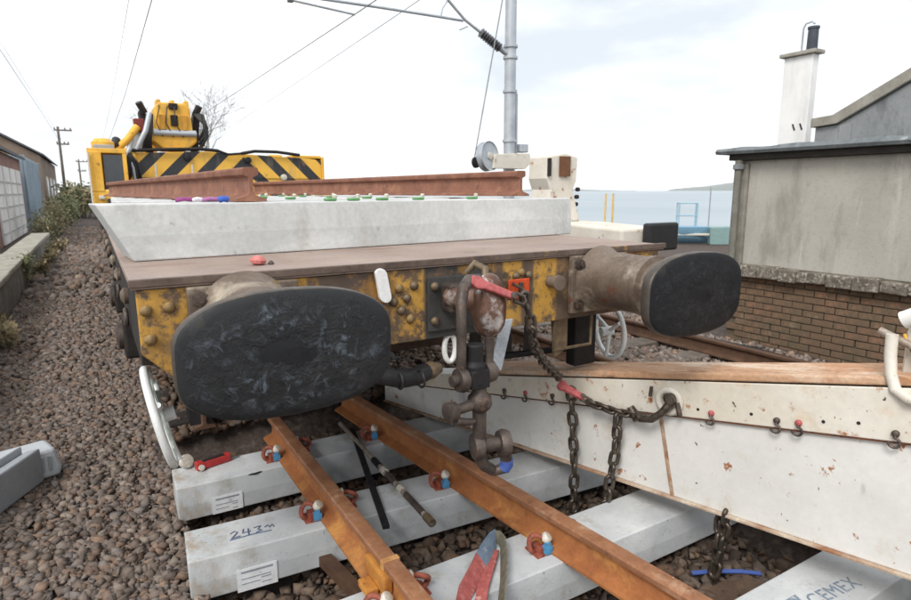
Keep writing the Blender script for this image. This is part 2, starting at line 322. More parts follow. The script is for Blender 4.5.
# ------------------------------------------------------------------ ground, quay, sea, hills
def bed(x, y):
    """height of the ballast bed"""
    h = -.345 + .018*math.sin(2.1*x+.7*y) + .014*math.sin(1.3*y-2.2*x) + .01*math.sin(5.1*x+3.7*y)
    if x < -1.0: h += .03*math.exp(-((x+2.45)/.35)**2) - .015*math.exp(-((x+1.25)/.2)**2)
    if -1.0 < x < 1.7 and y < 2.2: h -= .125
    if -1.05 < x < 1.7 and y >= 2.2: h += .14
    if x > 1.7: h += .03
    return h
xs = sorted(set([-60, -30, -14, -7, -4] + [round(-2.6+.15*i, 3) for i in range(54)] + [6.5, 9, 12, 15, 17.6]))
ys = sorted(set([-40, -15, -7] + [round(-4+.18*i, 3) for i in range(72)] + [11, 14, 18, 24, 32, 45, 60, 80, 120, 200, 400, 900, 3000]))
g = MB(); nx = len(xs)
g.add([(x, y, bed(x, y) if -2.7 < x < 5.6 and y < 60 else -.36) for y in ys for x in xs],
      [(j*nx+i, j*nx+i+1, (j+1)*nx+i+1, (j+1)*nx+i) for j in range(len(ys)-1) for i in range(nx-1)])
tag(g.build('ground', m_earth, None, 0, 60), kind='structure')
q = MB().bb(17.45, 17.9, -40, 3000, -4, -.33)
tag(q.build('quay_wall', surf('quay_stone', lin(150, 132, 112), lin(128, 110, 92), 1.5, .9, bump=.4, bscale=5)), kind='structure')
def sea_material():
    k = N('sea_water'); h = k.noise(.35, 6, .6, stretch=(1, .4, 1)); k.bump(h, .5, .3)
    c = k.mix(k.ramp(k.noise(.02, 4, .6, stretch=(1, .3, 1)), .35, .65), lin(152, 162, 168), lin(164, 173, 178))
    return k.done(c, .55, 0, .25)
s_ = MB().add([(17.6, -3000, -3), (16000, -3000, -3), (16000, 16000, -3), (17.6, 16000, -3)], [(0, 1, 2, 3)])
tag(s_.build('sea', sea_material()), kind='structure')
def hill(name, ang0, ang1, dist, hgt, seed):
    rr = random.Random(seed); mb = MB(); n = 60; vs = []; fs = []
    for i in range(n+1):
        t = i/n; a = R(ang0+(ang1-ang0)*t); z = hgt*(math.sin(math.pi*min(t*1.15, 1))**.8*.7+.25*math.sin(t*9+seed)*math.sin(math.pi*t)+.06*rr.random())*(1 if 0 < i < n else 0)
        for dd, zz in ((dist, -4), (dist+.4*dist*.1, max(z, 0)*.6-3), (dist*1.12, max(z, 0)), (dist*1.3, -4)):
            vs.append((math.sin(a)*dd, math.cos(a)*dd, zz))
    for i in range(n): fs += [(i*4+j, i*4+j+1, i*4+4+j+1, i*4+4+j) for j in range(3)]
    mb.add(vs, fs); o = mb.build(name, surf(name+'_heath', lin(96, 104, 92), lin(84, 90, 84), .002, .95, bump=0), None, 0, 60)
    return tag(o, kind='structure')
hill('hills', 50.5, 63, 5200, 80, 3); hill('far_hills', 36, 48, 6200, 34, 5)

# ------------------------------------------------------------------ ballast stones (nobody could count them)
def stone_protos(n):
    out = []
    for i in range(n):
        bm = bmesh.new()
        for cx_ in (-1, 1):
            for cy_ in (-1, 1):
                for cz_ in (-1, 1):
                    if rng.random() < .12: continue
                    jx, jy, jz = rng.normal(size=3)*.27
                    bm.verts.new((cx_*.86+jx, cy_*.66+jy, cz_*.5+jz))
        for _ in range(2): bm.verts.new(tuple(rng.normal(size=3)*(.55, .45, .35)))
        r = bmesh.ops.convex_hull(bm, input=bm.verts)
        bmesh.ops.delete(bm, geom=list({e for e in r['geom_interior'] if isinstance(e, bmesh.types.BMVert)}), context='VERTS')
        bmesh.ops.triangulate(bm, faces=bm.faces); bm.verts.index_update()
        out.append((np.array([v.co[:] for v in bm.verts]), np.array([[v.index for v in f.verts] for f in bm.faces]))); bm.free()
    return out
PROTO = stone_protos(22)
TINTS = np.array([lin(*c)[:3] for c in ((142, 126, 115), (130, 115, 105), (150, 135, 124), (122, 109, 100), (144, 122, 108), (158, 144, 132), (118, 107, 100), (150, 126, 108), (136, 124, 116), (140, 130, 124))])
def stones(name, label, rects, keep=lambda x, y: True, tintmul=(1, 1, 1)):
    V, F, T = [], [], []; base = 0
    for (x0, x1, y0, y1, dens, size) in rects:
        for _ in range(int((x1-x0)*(y1-y0)*dens)):
            x = x0+(x1-x0)*rng.random(); y = y0+(y1-y0)*rng.random()
            if not keep(x, y): continue
            pv, pf = PROTO[rng.integers(len(PROTO))]; s = size*(.38+.95*rng.random()**1.6)
            a = rng.normal(size=(3, 3)); qm, _r = np.linalg.qr(a); tilt = np.eye(3)
            an = rng.random()*6.283; rot = np.array([[math.cos(an), -math.sin(an), 0], [math.sin(an), math.cos(an), 0], [0, 0, 1]])
            m = qm if rng.random() < .5 else rot
            V.append((pv*s) @ m.T + np.array([x, y, bed(x, y)+s*.35+rng.random()*.022])); F.append(pf+base); base += len(pv)
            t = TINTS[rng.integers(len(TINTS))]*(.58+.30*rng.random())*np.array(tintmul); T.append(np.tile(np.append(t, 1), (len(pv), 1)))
    V = np.concatenate(V); F = np.concatenate(F); T = np.concatenate(T)
    me = bpy.data.meshes.new(name); me.vertices.add(len(V)); me.vertices.foreach_set('co', V.ravel().astype(np.float32))
    me.loops.add(F.size); me.loops.foreach_set('vertex_index', F.ravel().astype(np.int32))
    me.polygons.add(len(F)); me.polygons.foreach_set('loop_start', np.arange(0, F.size, 3, dtype=np.int32))
    me.update(calc_edges=True)
    at = me.attributes.new('tint', 'FLOAT_COLOR', 'POINT'); at.data.foreach_set('color', T.ravel().astype(np.float32))
    me.materials.append(m_stone); o = bpy.data.objects.new(name, me); col.objects.link(o)
    return tag(o, label, 'ballast', None, 'stuff')
stones('ballast_path', 'brown angular ballast stones covering the path along the wagon', [(-2.46, -.95, -1.6, 4.5, 2500, .0235), (-2.46, -.95, 4.5, 10, 900, .030), (-2.46, -.95, 10, 34, 130, .07)])
stones('ballast_bed', 'dark brown ballast stones between the concrete bearers, gap shade painted in', [(-.98, 1.75, -2.2, 2.3, 1000, .030), (-1.02, 1.7, 2.2, 4.0, 700, .032)], tintmul=(.66, .6, .54))  # tint darkens the stones to paint in the shade of the gaps
stones('ballast_margin', 'grey brown ballast stones around the neighbouring track', [(1.7, 5.2, -1.5, 5.5, 800, .030), (1.7, 5.2, 5.5, 12, 150, .06)], tintmul=(1.3, 1.3, 1.3))

# ------------------------------------------------------------------ rails
RAILP = [(-.07, 0), (.07, 0), (.07, .012), (.016, .03), (.0095, .045), (.0095, .112), (.034, .124), (.036, .128), (.036, .15), (.031, .157), (.02, .159), (-.02, .159), (-.031, .157), (-.036, .15), (-.036, .128), (-.034, .124), (-.0095, .112), (-.0095, .045), (-.016, .03), (-.07, .012)]
def rail(name, a, b, mats, label, group=None, cat='rail'):
    """a, b: foot centre at the two ends"""
    a, b = Vector(a), Vector(b); d = (b-a).normalized(); s = d.cross(Z3).normalized(); u = s.cross(d)
    mb = MB(); n = 8
    for i in range(n):
        p0, p1 = a.lerp(b, i/n), a.lerp(b, (i+1)/n)
        k = len(RAILP); vs = [p+s*x+u*z for p in (p0, p1) for x, z in RAILP]
        fs = [(j, (j+1) % k, k+(j+1) % k, k+j) for j in range(k)]
        mb.add(vs, fs); 
        mb.mi[-k:] = [1 if 7 <= j <= 13 else 0 for j in range(k)]
        if i == 0: mb.add([p0+s*x+u*z for x, z in RAILP], [tuple(range(k-1, -1, -1))])
        if i == n-1: mb.add([p1+s*x+u*z for x, z in RAILP], [tuple(range(k))])
    return solo(mb, name, mats, tuple(a), label, cat, group, 0, 35)
ZR = -.165
rail('panel_rail', (-.37, 1.74, ZR), (-.37, -2.0, ZR), [m_rail, m_railtop], 'rusty orange rail with its sawn end under the big oval buffer', 'rails of the new track panel')
rail('panel_rail', (.225, 2.0, ZR), (.636, -2.2, ZR), [m_rail, m_railtop], 'long rusty rail running diagonally under the hanging coupling', 'rails of the new track panel')
rail('running_rail', (-.75, 2.12, -.159), (-.75, 40, -.159), [m_railold, m_railold], 'dark running rail beneath the flat wagon on the path side')
rail('running_rail', (.75, 2.12, -.159), (.75, 40, -.159), [m_railold, m_railold], 'dark running rail beneath the flat wagon on the sea side')
rail('running_rail', (2.84, -4, -.26), (2.84, 60, -.26), [m_railold, m_railold], 'brown rail of the empty neighbouring track next to the wagon')
rail('running_rail', (4.33, -4, -.26), (4.33, 60, -.26), [m_railold, m_railold], 'brown rail of the empty neighbouring track next to the brick building')
for i in range(22):
    y = -3.2+.7*i
    solo(MB().bb(2.33, 4.84, y, y+.25, -.42, -.262), 'old_sleeper', m_sleeper_old, (3.6, y, -.42), 'weathered sleeper half buried in the neighbouring track', 'sleeper', 'sleepers of the neighbouring track', .01)
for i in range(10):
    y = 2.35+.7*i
    solo(MB().bb(-1.02, 1.25, y, y+.25, -.36, -.163), 'old_sleeper', m_under, (0, y, -.36), 'sleeper under the flat wagon, coloured dark to stand for shade', 'sleeper', 'sleepers under the wagon', .01)  # wagon shade painted into the sleeper colour

# ------------------------------------------------------------------ concrete bearers of the panel
def bearer_mesh(length, wt=.285, wb=.31, h=.2, slant=0.):
    poly = [(-wb/2, 0), (wb/2, 0), (wb/2, h*.45), (wt/2, h), (-wt/2, h), (-wb/2, h*.45)]
    mb = MB(); mb.prism(poly, lambda u, v, t: ((t+(-slant*v/h if t <= 0 else 0)), u, v), 0, length)
    return mb
clip_ring = MB(); clip_ring.tube([Vector((0, .036*math.cos(a), .024+.034*math.sin(a)))+Vector((.012*math.sin(2*a), 0, 0)) for a in [2*math.pi*i/18 for i in range(18)]], .0105, 8, True)
ME_ring = clip_ring.mesh('clip_ring', m_clip, smooth=50)
ME_cap = MB().lathe([(.0, -.004), (.018, -.003), (.022, .004), (.022, .02), (.019, .025), (.004, .027)], (0, 0, 0), (.5, -.4, .8), 16).mesh('clip_cap', m_cap, smooth=40)
ME_ins = MB().box((0, 0, .014), (.034, .026, .03)).box((0, 0, .034), (.02, .02, .02)).mesh('clip_insulator', m_blue)
ME_base = MB().box((0, 0, .004), (.05, .085, .008)).box((.01, 0, .018), (.03, .06, .02)).mesh('clip_base', m_clip)
def clip(parent, lx, ly, side, small=False, h=.2):
    """rail clip sitting on a bearer; side = -1 left of the rail, +1 right"""
    e = bpy.data.objects.new('rail_clip', ME_base); col.objects.link(e); e.parent = parent; e.location = (lx, ly, h); e.scale = (1.15, 1.15, 1.15)
    e.rotation_euler = (0, 0, 0 if side < 0 else math.pi)
    inst(ME_ring, 'clip_ring', e, Matrix.Translation((-.005, .0, .012)) @ Matrix.Rotation(R(18), 4, 'Y') @ Matrix.Rotation(R(75), 4, 'Z'))
    inst(ME_cap, 'clip_cap', e, Matrix.Translation((.032, -.012, .052)))
    inst(ME_ins, 'clip_insulator', e, Matrix.Translation((.03, -.034, .008)))
    return e
def bearer(x, y, z, length, rz, label, clips, group, mat=m_conc, slant=0., h=.2):
    t = thing('concrete_bearer', (x, y, z), label, 'bearer', group, rz)
    b = bearer_mesh(length, h=h, slant=slant).build('body', mat, t, .006, None, True)
    for lx, ly, s in clips: clip(t, lx, ly, s, h=h)
    return t
ZB = -.365
GB = 'bearers of the new track panel'
bears = []
def clipset(x0, y, rz):
    out = []
    for xr in (-.37, .225+(2.0-y)*.098):
        for s in (-1, 1): out.append(((xr+s*.112-x0)/math.cos(rz), .02*s, s))
    return out
for x, y, L, rz, lab in ((-1.03, 1.43, 2.6, R(-1.5), 'concrete bearer with a red tool on its end, under the oval buffer'),
                         (-1.06, .66, 2.75, R(-4), 'concrete bearer with a blue handwritten number beside its end'),
                         (-1.0, -.21, 2.95, R(-.3), 'concrete bearer with a folded red and blue webbing sling on it'),
                         (-.92, -1.04, 3.0, R(-.6), 'concrete bearer stamped with a maker name and logo')):
    bears.append(bearer(x, y, ZB, L, rz, lab, clipset(x, y, rz), GB))
for (bx_, by_, rz_) in ((-1.03, 1.43, R(-1.5)), (-1.06, .66, R(-4)), (-1.0, -.21, R(-.3)), (-.92, -1.04, R(-.6))):
    for lx in (.35, 1.3, 2.3):
        px_, py_ = bx_+lx*math.cos(rz_), by_+lx*math.sin(rz_)
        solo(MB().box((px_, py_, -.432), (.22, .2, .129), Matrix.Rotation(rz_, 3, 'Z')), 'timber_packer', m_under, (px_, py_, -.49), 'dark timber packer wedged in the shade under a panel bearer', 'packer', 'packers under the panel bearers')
# the paper tags on two bearer sides, with lines of fine print
def paper_tag(parent, lx, w_, h_, zc):
    yy = -.155-.004; tilt = 0
    p = MB().bb(lx, lx+w_, yy-.0015, yy+.0015, zc-h_/2, zc+h_/2).build('paper_label', m_paper, parent, 0, None, True)
    pr = MB(); pr.bb(lx+.02, lx+w_-.02, yy-.003, yy-.0016, zc+h_/2-.022, zc+h_/2-.012)
    for i in range(5): pr.bb(lx+.02+(0 if i % 2 else .09), lx+w_-.03-(.05 if i % 3 == 0 else 0), yy-.003, yy-.0016, zc+h_/2-.040-.013*i, zc+h_/2-.036-.013*i)
    pr.build('print', m_inklight, p, 0, None, True)
paper_tag(bears[0], .18, .17, .105, .085-.03); paper_tag(bears[1], .2, .185, .115, .05)
def text_obj(name, body, size, mat, parent, mtx, ext=.0006):
    cu = bpy.data.curves.new(name, 'FONT'); cu.body = body; cu.size = size; cu.extrude = ext; cu.align_x = 'LEFT'; cu.space_character = 1.08
    o = bpy.data.objects.new(name, cu); col.objects.link(o)
    dg = bpy.context.evaluated_depsgraph_get(); me = bpy.data.meshes.new_from_object(o.evaluated_get(dg)); bpy.data.objects.remove(o)
    me.materials.clear(); me.materials.append(mat); n = bpy.data.objects.new(name, me); col.objects.link(n); n.parent = parent; n.matrix_local = mtx
    return n
m_stamp = surf('stamp_ink', lin(112, 130, 150), lin(140, 152, 164), 40, .8, layers=[(lin(190, 192, 192), 60, .55, .65)], bump=0)
text_obj('stamped_name', 'CEMEX', .09, m_stamp, bears[3], Matrix.Translation((1.985, -.055, .2015)) @ Matrix.Rotation(R(-5), 4, 'Z'))
lg = MB()
for i in range(3): lg.prism([(0, 0), (.04, 0), (.075, .1), (.035, .1)], lambda u, v, t, i=i: (1.83+i*.04+u*.9, -.055+v*.85, t), .2012, .2022)
lg.build('stamped_logo', m_stamp, bears[3], 0, None, True)
# handwriting: scribbled number in blue-grey marker
hw = MB()
for pts in ([(0, .045), (.025, .06), (.04, .045), (.02, .02), (0, .0), (.05, .005)], [(.075, .06), (.065, .025), (.11, .028)], [(.1, .055), (.095, -.005)], [(.13, .05), (.17, .052), (.15, .025), (.17, .012), (.135, 0)], [(.19, .03), (.21, .045), (.215, .02), (.235, .04), (.24, .015)], [(-.01, -.012), (.12, -.006), (.22, -.012)]):
    hw.tube([(x*.85+.2, y-.03, .2005) for x, y in pts], .004, 5)
hw.build('handwritten_number', m_ink, bears[1], 0, None, True)

# ------------------------------------------------------------------ flat wagon
wg = thing('flat_wagon', (0, 3, 0), 'rusty flat wagon with worn yellow headstock and oval buffers', 'wagon')
XL, XR, WL = -1.19, 1.33, 6.4
dk = MB().bb(XL-.015, XR+.03, -.012, WL, 1.172, 1.2).build('deck', m_deck, wg, .004)
MB().bb(XL-.02, XR+.035, -.02, .0, 1.180, 1.207).build('deck_edge_angle', surf('deck_edge', lin(120, 104, 94), lin(92, 78, 70), 9, .6, .3, layers=[(lin(168, 134, 70), 7, .6, .7)], bump=.3), dk, .003)
hs = MB(); hs.prism([(XL, 1.169), (XR, 1.169), (XR, .885), (XR-.06, .86), (XL+.09, .86), (XL, .95)], lambda u, v, t: (u, t, v), 0, .045)
hs.build('headstock', m_head, wg, .004)
for x0 in (XL, XR-.09): MB().bb(x0, x0+.09, .05, WL, .9, 1.168).build('solebar', m_under, wg, .004)
for x in (-.35, .45): MB().bb(x, x+.1, .05, WL, .85, 1.168).build('centre_girder', m_under, wg)
for y in (1.2, 2.6, 4.0, 5.4): MB().bb(XL+.1, XR-.1, y, y+.12, .82, 1.166).build('cross_bearer', m_under, wg)
# strap plate round the draw gear, with border strips
pl = MB().bb(-.105, .225, -.016, -.002, .895, 1.13).build('draw_plate', surf('draw_plate_paint', lin(74, 74, 72), lin(62, 60, 58), 9, .6, .1, layers=[(lin(168, 132, 48), 8, .62, .66)], bump=.25), wg, .003)
for sx, x in ((-1, -.02), (1, .1)): pass
ME_bolt = MB().lathe([(.02, 0), (.02, .004), (.0165, .011), (.010, .017), (.003, .019)], (0, 0, 0), (0, -1, 0), 14).mesh('bolt', surf('bolt_yellow', lin(152, 124, 76), lin(116, 96, 68), 40, .6, .1, bump=.2), smooth=50)
m_boltgrey = surf('bolt_grey', lin(126, 108, 84), lin(98, 84, 68), 30, .5, .3, bump=.1)
ME_boltg = MB().lathe([(.02, 0), (.02, .004), (.0165, .011), (.010, .017), (.003, .019)], (0, 0, 0), (0, -1, 0), 14).mesh('bolt', m_boltgrey, smooth=50)
for i, (x, z) in enumerate([(-1.165, 1.10), (-1.095, 1.105), (-1.16, 1.0), (-.235, 1.095), (-.2, 1.05), (-.225, 1.0), (-.185, .96), (-.26, 1.04), (-.165, 1.1), (.395, 1.115), (.44, 1.1), (.365, 1.10), (.705, 1.1), (.705, 1.055), (.705, 1.01), (.75, 1.1), (.75, 1.055), (1.285, 1.1), (1.285, 1.02), (-.075, 1.09), (-.075, .94), (.2, .93), (-.5, 1.09), (-.5, .93)]):
    inst(ME_bolt if i < 3 or (i % 3 == 0) else ME_boltg, 'bolt', wg, Matrix.Translation((x, -3-.001 if not -.1 < x < .21 else -3-.017, z)))
MB().tube([(.57, -.001, 1.06), (.57, -.06, 1.06)], .03, 14).tube([(.57, -.06, 1.06), (.57, -.075, 1.06)], .036, 14).build('cable_stud', m_shank, wg, 0, 40)
wp = MB(); wp.prism([(.026*math.cos(R(a)), 1.115+(.045 if a < 180 else -.045)+.026*math.sin(R(a))) for a in list(range(0, 181, 20))+list(range(180, 361, 20))], lambda u, v, t: (-.315+u+(v-1.115)*-.18, t, v), -.03, -.012)
wp.build('white_marker_plate', flat('white_marker', lin(240, 240, 238), .5), wg, .003)
MB().bb(-.325, -.305, -.014, .002, 1.09, 1.14).build('marker_bracket', m_boltgrey, wg)

def super_ring(rx, rz, n=64, e=4.0):
    out = []
    for i in range(n):
        a = 2*math.pi*i/n; c, s = math.cos(a), math.sin(a)
        out.append((rx*math.copysign(abs(c)**(2/e), c), rz*math.copysign(abs(s)**(2/e), s)))
    return out
def buffer(xc, zc, face_mat, seedrot):
    root = MB().bb(xc-.19, xc+.19, -.034, -.004, zc-.165, zc+.12).build('buffer', m_shank, wg, .006)
    for dx in (-.15, .15):
        for dz in (-.12, .08): MB().lathe([(.028, 0), (.028, .018), (.014, .019), (.014, .034)], (xc+dx, -.034, zc+dz), (0, -1, 0), 6).build('buffer_bolt', m_iron, root)
    MB().lathe([(.165, 0), (.15, .03), (.138, .06), (.135, .30), (.142, .31), (.142, .345), (.118, .35), (.116, .5), (.14, .545)], (xc, -.034, zc), (0, -1, 0), 40).build('buffer_casing', m_shank, root, 0, 35)
    # head: cushion-shaped oval casting, slightly domed face
    hb = MB(); n = 64; yf = -.60
    prof = [(.55, .055), (.9, .05), (.975, .042), (1.0, .03), (1.0, .006), (.985, -.004), (.95, -.010), (.85, -.015), (.7, -.02), (.5, -.025), (.3, -.028), (.12, -.03)]
    vs = []; wv = random.Random(seedrot)
    for k, dy in prof:
        for (x, z) in super_ring(.300*k, .180*k, n): vs.append((xc+x, yf+dy+.0015*math.sin(9*x+seedrot), zc+z*(1-.24*(x/.302)**2)))
    fs = [(i*n+j, i*n+(j+1) % n, (i+1)*n+(j+1) % n, (i+1)*n+j) for i in range(len(prof)-1) for j in range(n)]
    hb.add(vs, fs); hb.add([vs[j] for j in range(n)], [tuple(range(n))])
    hb.add([vs[(len(prof)-1)*n+j] for j in range(n)], [tuple(range(n-1, -1, -1))], 1)
    for i in range(len(prof)-1):
        for j in range(n): hb.mi[i*n+j] = 1 if i >= 5 else 0
    o = hb.build('buffer_head', [m_buffrim, face_mat], root, 0, 50)
    # move the mesh origin to the head centre so the grease pattern sits on the face
    c = Vector((xc, yf, zc))-LOC[wg.name]; o.data.transform(Matrix.Translation(-c)); o.location = c
    return root
buffer(-.85, 1.05, m_greaseL, 1); buffer(.872, 1.055, m_greaseR, 4)

# draw hook: shank through the headstock and a rounded horn bulb
hk = MB(); hk.bb(-.045, .055, -.10, -.016, .985, 1.105)
hk.build('draw_hook_socket', m_iron, wg, .01)
hb = MB()
hb.tube([(-.02, -.06, 1.05), (.0, -.16, 1.05), (.02, -.23, 1.045)], [.045, .048, .05], 14)
n = 20; prof = [(.012, 1.165), (.03, 1.155), (.046, 1.13), (.058, 1.09), (.066, 1.04), (.066, .995), (.06, .955), (.045, .925), (.024, .908), (.006, .902)]
vs = [(.045+r*1.12*math.cos(2*math.pi*j/n), -.25+r*.95*math.sin(2*math.pi*j/n), z) for r, z in prof for j in range(n)]
hb.add(vs, [(i*n+j, i*n+(j+1) % n, (i+1)*n+(j+1) % n, (i+1)*n+j) for i in range(len(prof)-1) for j in range(n)]+[tuple(range(n-1, -1, -1)), tuple((len(prof)-1)*n+j for j in range(n))])
hb.build('draw_hook', m_hook, wg, 0, 50)
MB().tube([(.07, -.19, 1.12), (.085, -.16, 1.17), (.06, -.12, 1.19), (.03, -.1, 1.15)], [.016, .018, .017, .013], 10).build('hook_horn', m_boltgrey, wg, 0, 50)

# wheels, bogie, brake gear
def wheelset(y):
    for x in (-.75, .75):
        w_ = MB().lathe([(.06, -.06), (.1, -.06), (.12, -.03), (.36, -.03), (.38, -.065), (.44, -.065), (.435, .04), (.475, .045), (.475, .07), (.38, .07), (.36, .01), (.12, .01), (.1, .05), (.06, .05)], (x, y, .442), (-1 if x > 0 else 1, 0, 0), 40).build('wheel', m_black, wg, 0, 30)
    MB().cyl((-.75, y, .442), (.75, y, .442), .075, 16).build('axle', m_under, wg, 0, 40)
    for x in (-1.08, 1.08):
        ab = MB().box((x, y, .442), (.2, .28, .3)).build('axle_box', m_under, wg, .02)
        MB().lathe([(.1, 0), (.1, .03), (.06, .045)], (x+(.1 if x > 0 else -.1), y, .442), (1 if x > 0 else -1, 0, 0), 18).build('axle_box_cover', m_iron, ab, 0, 40)
        for k in range(4): MB().bb(x-.05, x+.05, y-.45+.07*k, y+.45-.07*k, .62+.022*k, .64+.022*k).build('leaf_spring', m_under, wg)
for y in (2.75, 4.7): wheelset(y)
for x in (-1.08, 1.08): MB().bb(x-.04, x+.04, 2.1, 5.4, .72, .88).build('bogie_frame', m_under, wg, .01)
MB().bb(-.95, .95, 1.35, 1.45, .42, .52).build('brake_beam', surf('brake_beam_rust', lin(92, 70, 56), lin(66, 52, 44), 8, .8, bump=.3), wg, .01)
MB().tube([(-.85, 1.1, .62), (.9, 1.1, .58)], .035, 10).build('brake_rod', m_under, wg)
for x in (-.82, .82): MB().bb(x-.05, x+.05, 2.14, 2.24, .25, .75).build('brake_block', m_under, wg, .015)
MB().bb(.98, 1.14, .25, .33, .5, .9).build('brake_hanger', m_black, wg, .01)
MB().tube([(.5, .5, .56), (1.2, .4, .56)], .02, 8).build('brake_spindle', m_black, wg)
MB().prism([(.62, .87), (.72, .87), (.72, .70), (.64, .66)], lambda u, v, t: (u, t, v), .03, .045).build('step_bracket', m_boltgrey, wg)
MB().tube([(.63, .03, .87), (.63, .03, .70), (.88, .03, .70), (.88, .03, .87)], .01, 8).build('step_loop', m_boltgrey, wg, 0, 60)
def brake_wheel(c, rad, nrm, tornmat=None):
    c = Vector(c); nrm = Vector(nrm).normalized(); u = nrm.cross(Z3).normalized(); v = u.cross(nrm)
    m = flat('white_brake_wheel', lin(236, 238, 236), .5) if 'white_brake_wheel' not in bpy.data.materials else bpy.data.materials['white_brake_wheel']
    ring = MB().tube([c+(u*math.cos(2*math.pi*i/32)+v*math.sin(2*math.pi*i/32))*rad for i in range(32)], .016, 10, True).build('brake_wheel', m, wg, 0, 60)
    for i in range(3):
        a = 2*math.pi*i/3+.5; MB().tube([c-nrm*.0, c-nrm*.02+(u*math.cos(a)+v*math.sin(a))*rad], [.014, .011], 8).build('spoke', m, ring, 0, 60)
    MB().cyl(c-nrm*.06, c+nrm*.02, .028, 14).build('hub', m, ring, 0, 40)
    return ring
bwl = brake_wheel((-1.135, .36, .60), .20, (-1, .06, -.2)); cv = MB(); cv.prism([(.15*math.cos(2*math.pi*i/24)*(1+.06*math.sin(i*2.3)), .16*math.sin(2*math.pi*i/24)*(1+.07*math.sin(i*1.7))) for i in range(24)], lambda u, v, t: (-1.12-.2*v+t, .36+u, .585+v), -.004, .004); cv.build('torn_cover', surf('torn_white_sheet', lin(222, 230, 224), lin(196, 212, 200), 9, .6, bump=.2), bwl); brake_wheel((1.40, .40, .63), .165, (1, -.25, .05))
MB().tube([(-1.0, .36, .6), (-.7, .4, .6)], .02, 8).build('brake_spindle', m_black, wg)
MB().bb(-1.03, -.99, .3, .42, .56, .9).build('brake_hanger', m_black, wg)
# coloured lever and release ring hanging below the headstock
lv = MB(); lv.prism([(-.032, 0), (.032, 0), (.032, .235), (-.032, .235)], lambda u, v, t: (.215+u+.26*v, t, .68+v), -.062, -.05)
lv.build('release_lever', surf('lever_grey', lin(196, 202, 208), lin(176, 182, 190), 12, .5, layers=[(lin(120, 90, 70), 16, .64, .7)], bump=.1), wg, .003)
MB().tube([Vector((.02, .02, .80))+Vector((.028*math.cos(a), 0, .062*math.sin(a))) for a in [2*math.pi*i/24 for i in range(24)]], .0125, 8, True).build('release_ring', flat('white_release_ring', lin(238, 238, 234), .5), wg, 0, 60)
hose = thing('brake_hose', (-.15, -.02, .6), 'black rubber brake hose drooping under the headstock beside the hook', 'hose')
MB().tube([(-.40, .08, .9), (-.42, .03, .84), (-.38, -.02, .76), (-.25, -.03, .715), (-.16, -.0, .705), (-.10, .02, .71)], .04, 12).build('hose', m_hose, hose, 0, 60)
for i in range(2): MB().tube([Vector((-.265+.1*i, -.05, .717-.01*i))+Vector((0, .036*math.cos(a), .036*math.sin(a))) for a in [2*math.pi*j/16 for j in range(16)]], .005, 6, True).build('hose_rib', m_hose, hose, 0, 60)
MB().lathe([(.02, 0), (.038, .006), (.04, .03), (.03, .05), (.026, .07)], (-.10, .02, .71), (1, .1, .1), 16).build('hose_coupling', m_boltgrey, hose, 0, 40)
for i, y in enumerate((.7, 1.5, 2.3, 3.1, 3.9, 4.7, 5.5)):
    MB().lathe([(.034, 0), (.036, .015), (.02, .028), (.01, .03)], (XL, y, 1.05), (-1, 0, 0), 16).build('lashing_boss', m_shank, wg, 0, 40)
    MB().tube(arc((XL-.015, y, .955), .035, 0, 360, 16, (0, 1, 0), (0, 0, 1)), .01, 6).build('lashing_ring', m_iron, wg, 0, 60)

# ------------------------------------------------------------------ screw coupling hanging on the hook
sc_ = thing('screw_coupling', (-.06, -.34, .3), 'rusty screw coupling hanging from the draw hook', 'coupling')
def strap_link(x, ztop, zbot, yy, wid):
    mb = MB(); mb.tube([(x, yy, zbot+.02), (x, yy-.006, (zbot+ztop)/2), (x+.004, yy, ztop)], [.021, .018, .02], 12)
    mb.lathe([(.012, -.022), (.043, -.02), (.046, 0), (.043, .02), (.012, .022)], (x, yy, zbot), (1, 0, 0), 20)
    return mb
bow = MB().tube([(-.135, -.33, .80), (-.138, -.335, .95), (-.135, -.33, 1.07), (-.115, -.31, 1.125), (-.07, -.28, 1.15), (-.01, -.25, 1.145), (.02, -.235, 1.12)], [.02, .019, .021, .023, .024, .022, .016], 12)
bow.lathe([(.014, -.02), (.045, -.018), (.05, 0), (.045, .018), (.014, .02)], (-.135, -.33, .775), (1, 0, 0), 22); bow.build('bow_link', m_iron, sc_, 0, 50)
strap_link(-.012, .925, .79, -.33, .02).build('side_link', m_iron, sc_, 0, 50)
MB().cyl((-.18, -.33, .775), (.03, -.33, .785), .022, 14).build('trunnion_pin', m_iron, sc_, 0, 40)
MB().lathe([(.03, 0), (.045, .01), (.045, .09), (.034, .1), (.034, .17)], (-.075, -.33, .74), (0, 0, 1), 20).box((-.072, -.33, .775), (.085, .085, .075)).build('trunnion_nut', m_black, sc_, .006, 40)
MB().lathe([(.026, -.2), (.028, -.03), (.044, -.015), (.05, .0), (.046, .03), (.028, .05), (.024, .12)], (-.055, -.335, .665), (0, 0, 1), 20).build('screw', m_iron, sc_, 0, 40)
MB().tube([(-.055, -.335, .675), (-.12, -.35, .672), (-.185, -.36, .67)], [.024, .021, .02], 12).lathe([(.02, 0), (.036, .005), (.038, .04), (.02, .05)], (-.178, -.36, .67), (-1, -.1, 0), 16).build('tommy_bar', m_iron, sc_, 0, 50)
MB().tube([(-.185, -.365, .63), (-.14, -.36, .615), (-.09, -.35, .605)], [.018, .016, .012], 10).build('bar_weight', m_iron, sc_, 0, 50)
sh = MB().lathe([(.012, -.08), (.05, -.075), (.055, -.055), (.05, -.036), (.03, -.034), (.03, .034), (.05, .036), (.057, .055), (.05, .078), (.02, .082)], (-.005, -.34, .485), (1, -.25, 0), 22)
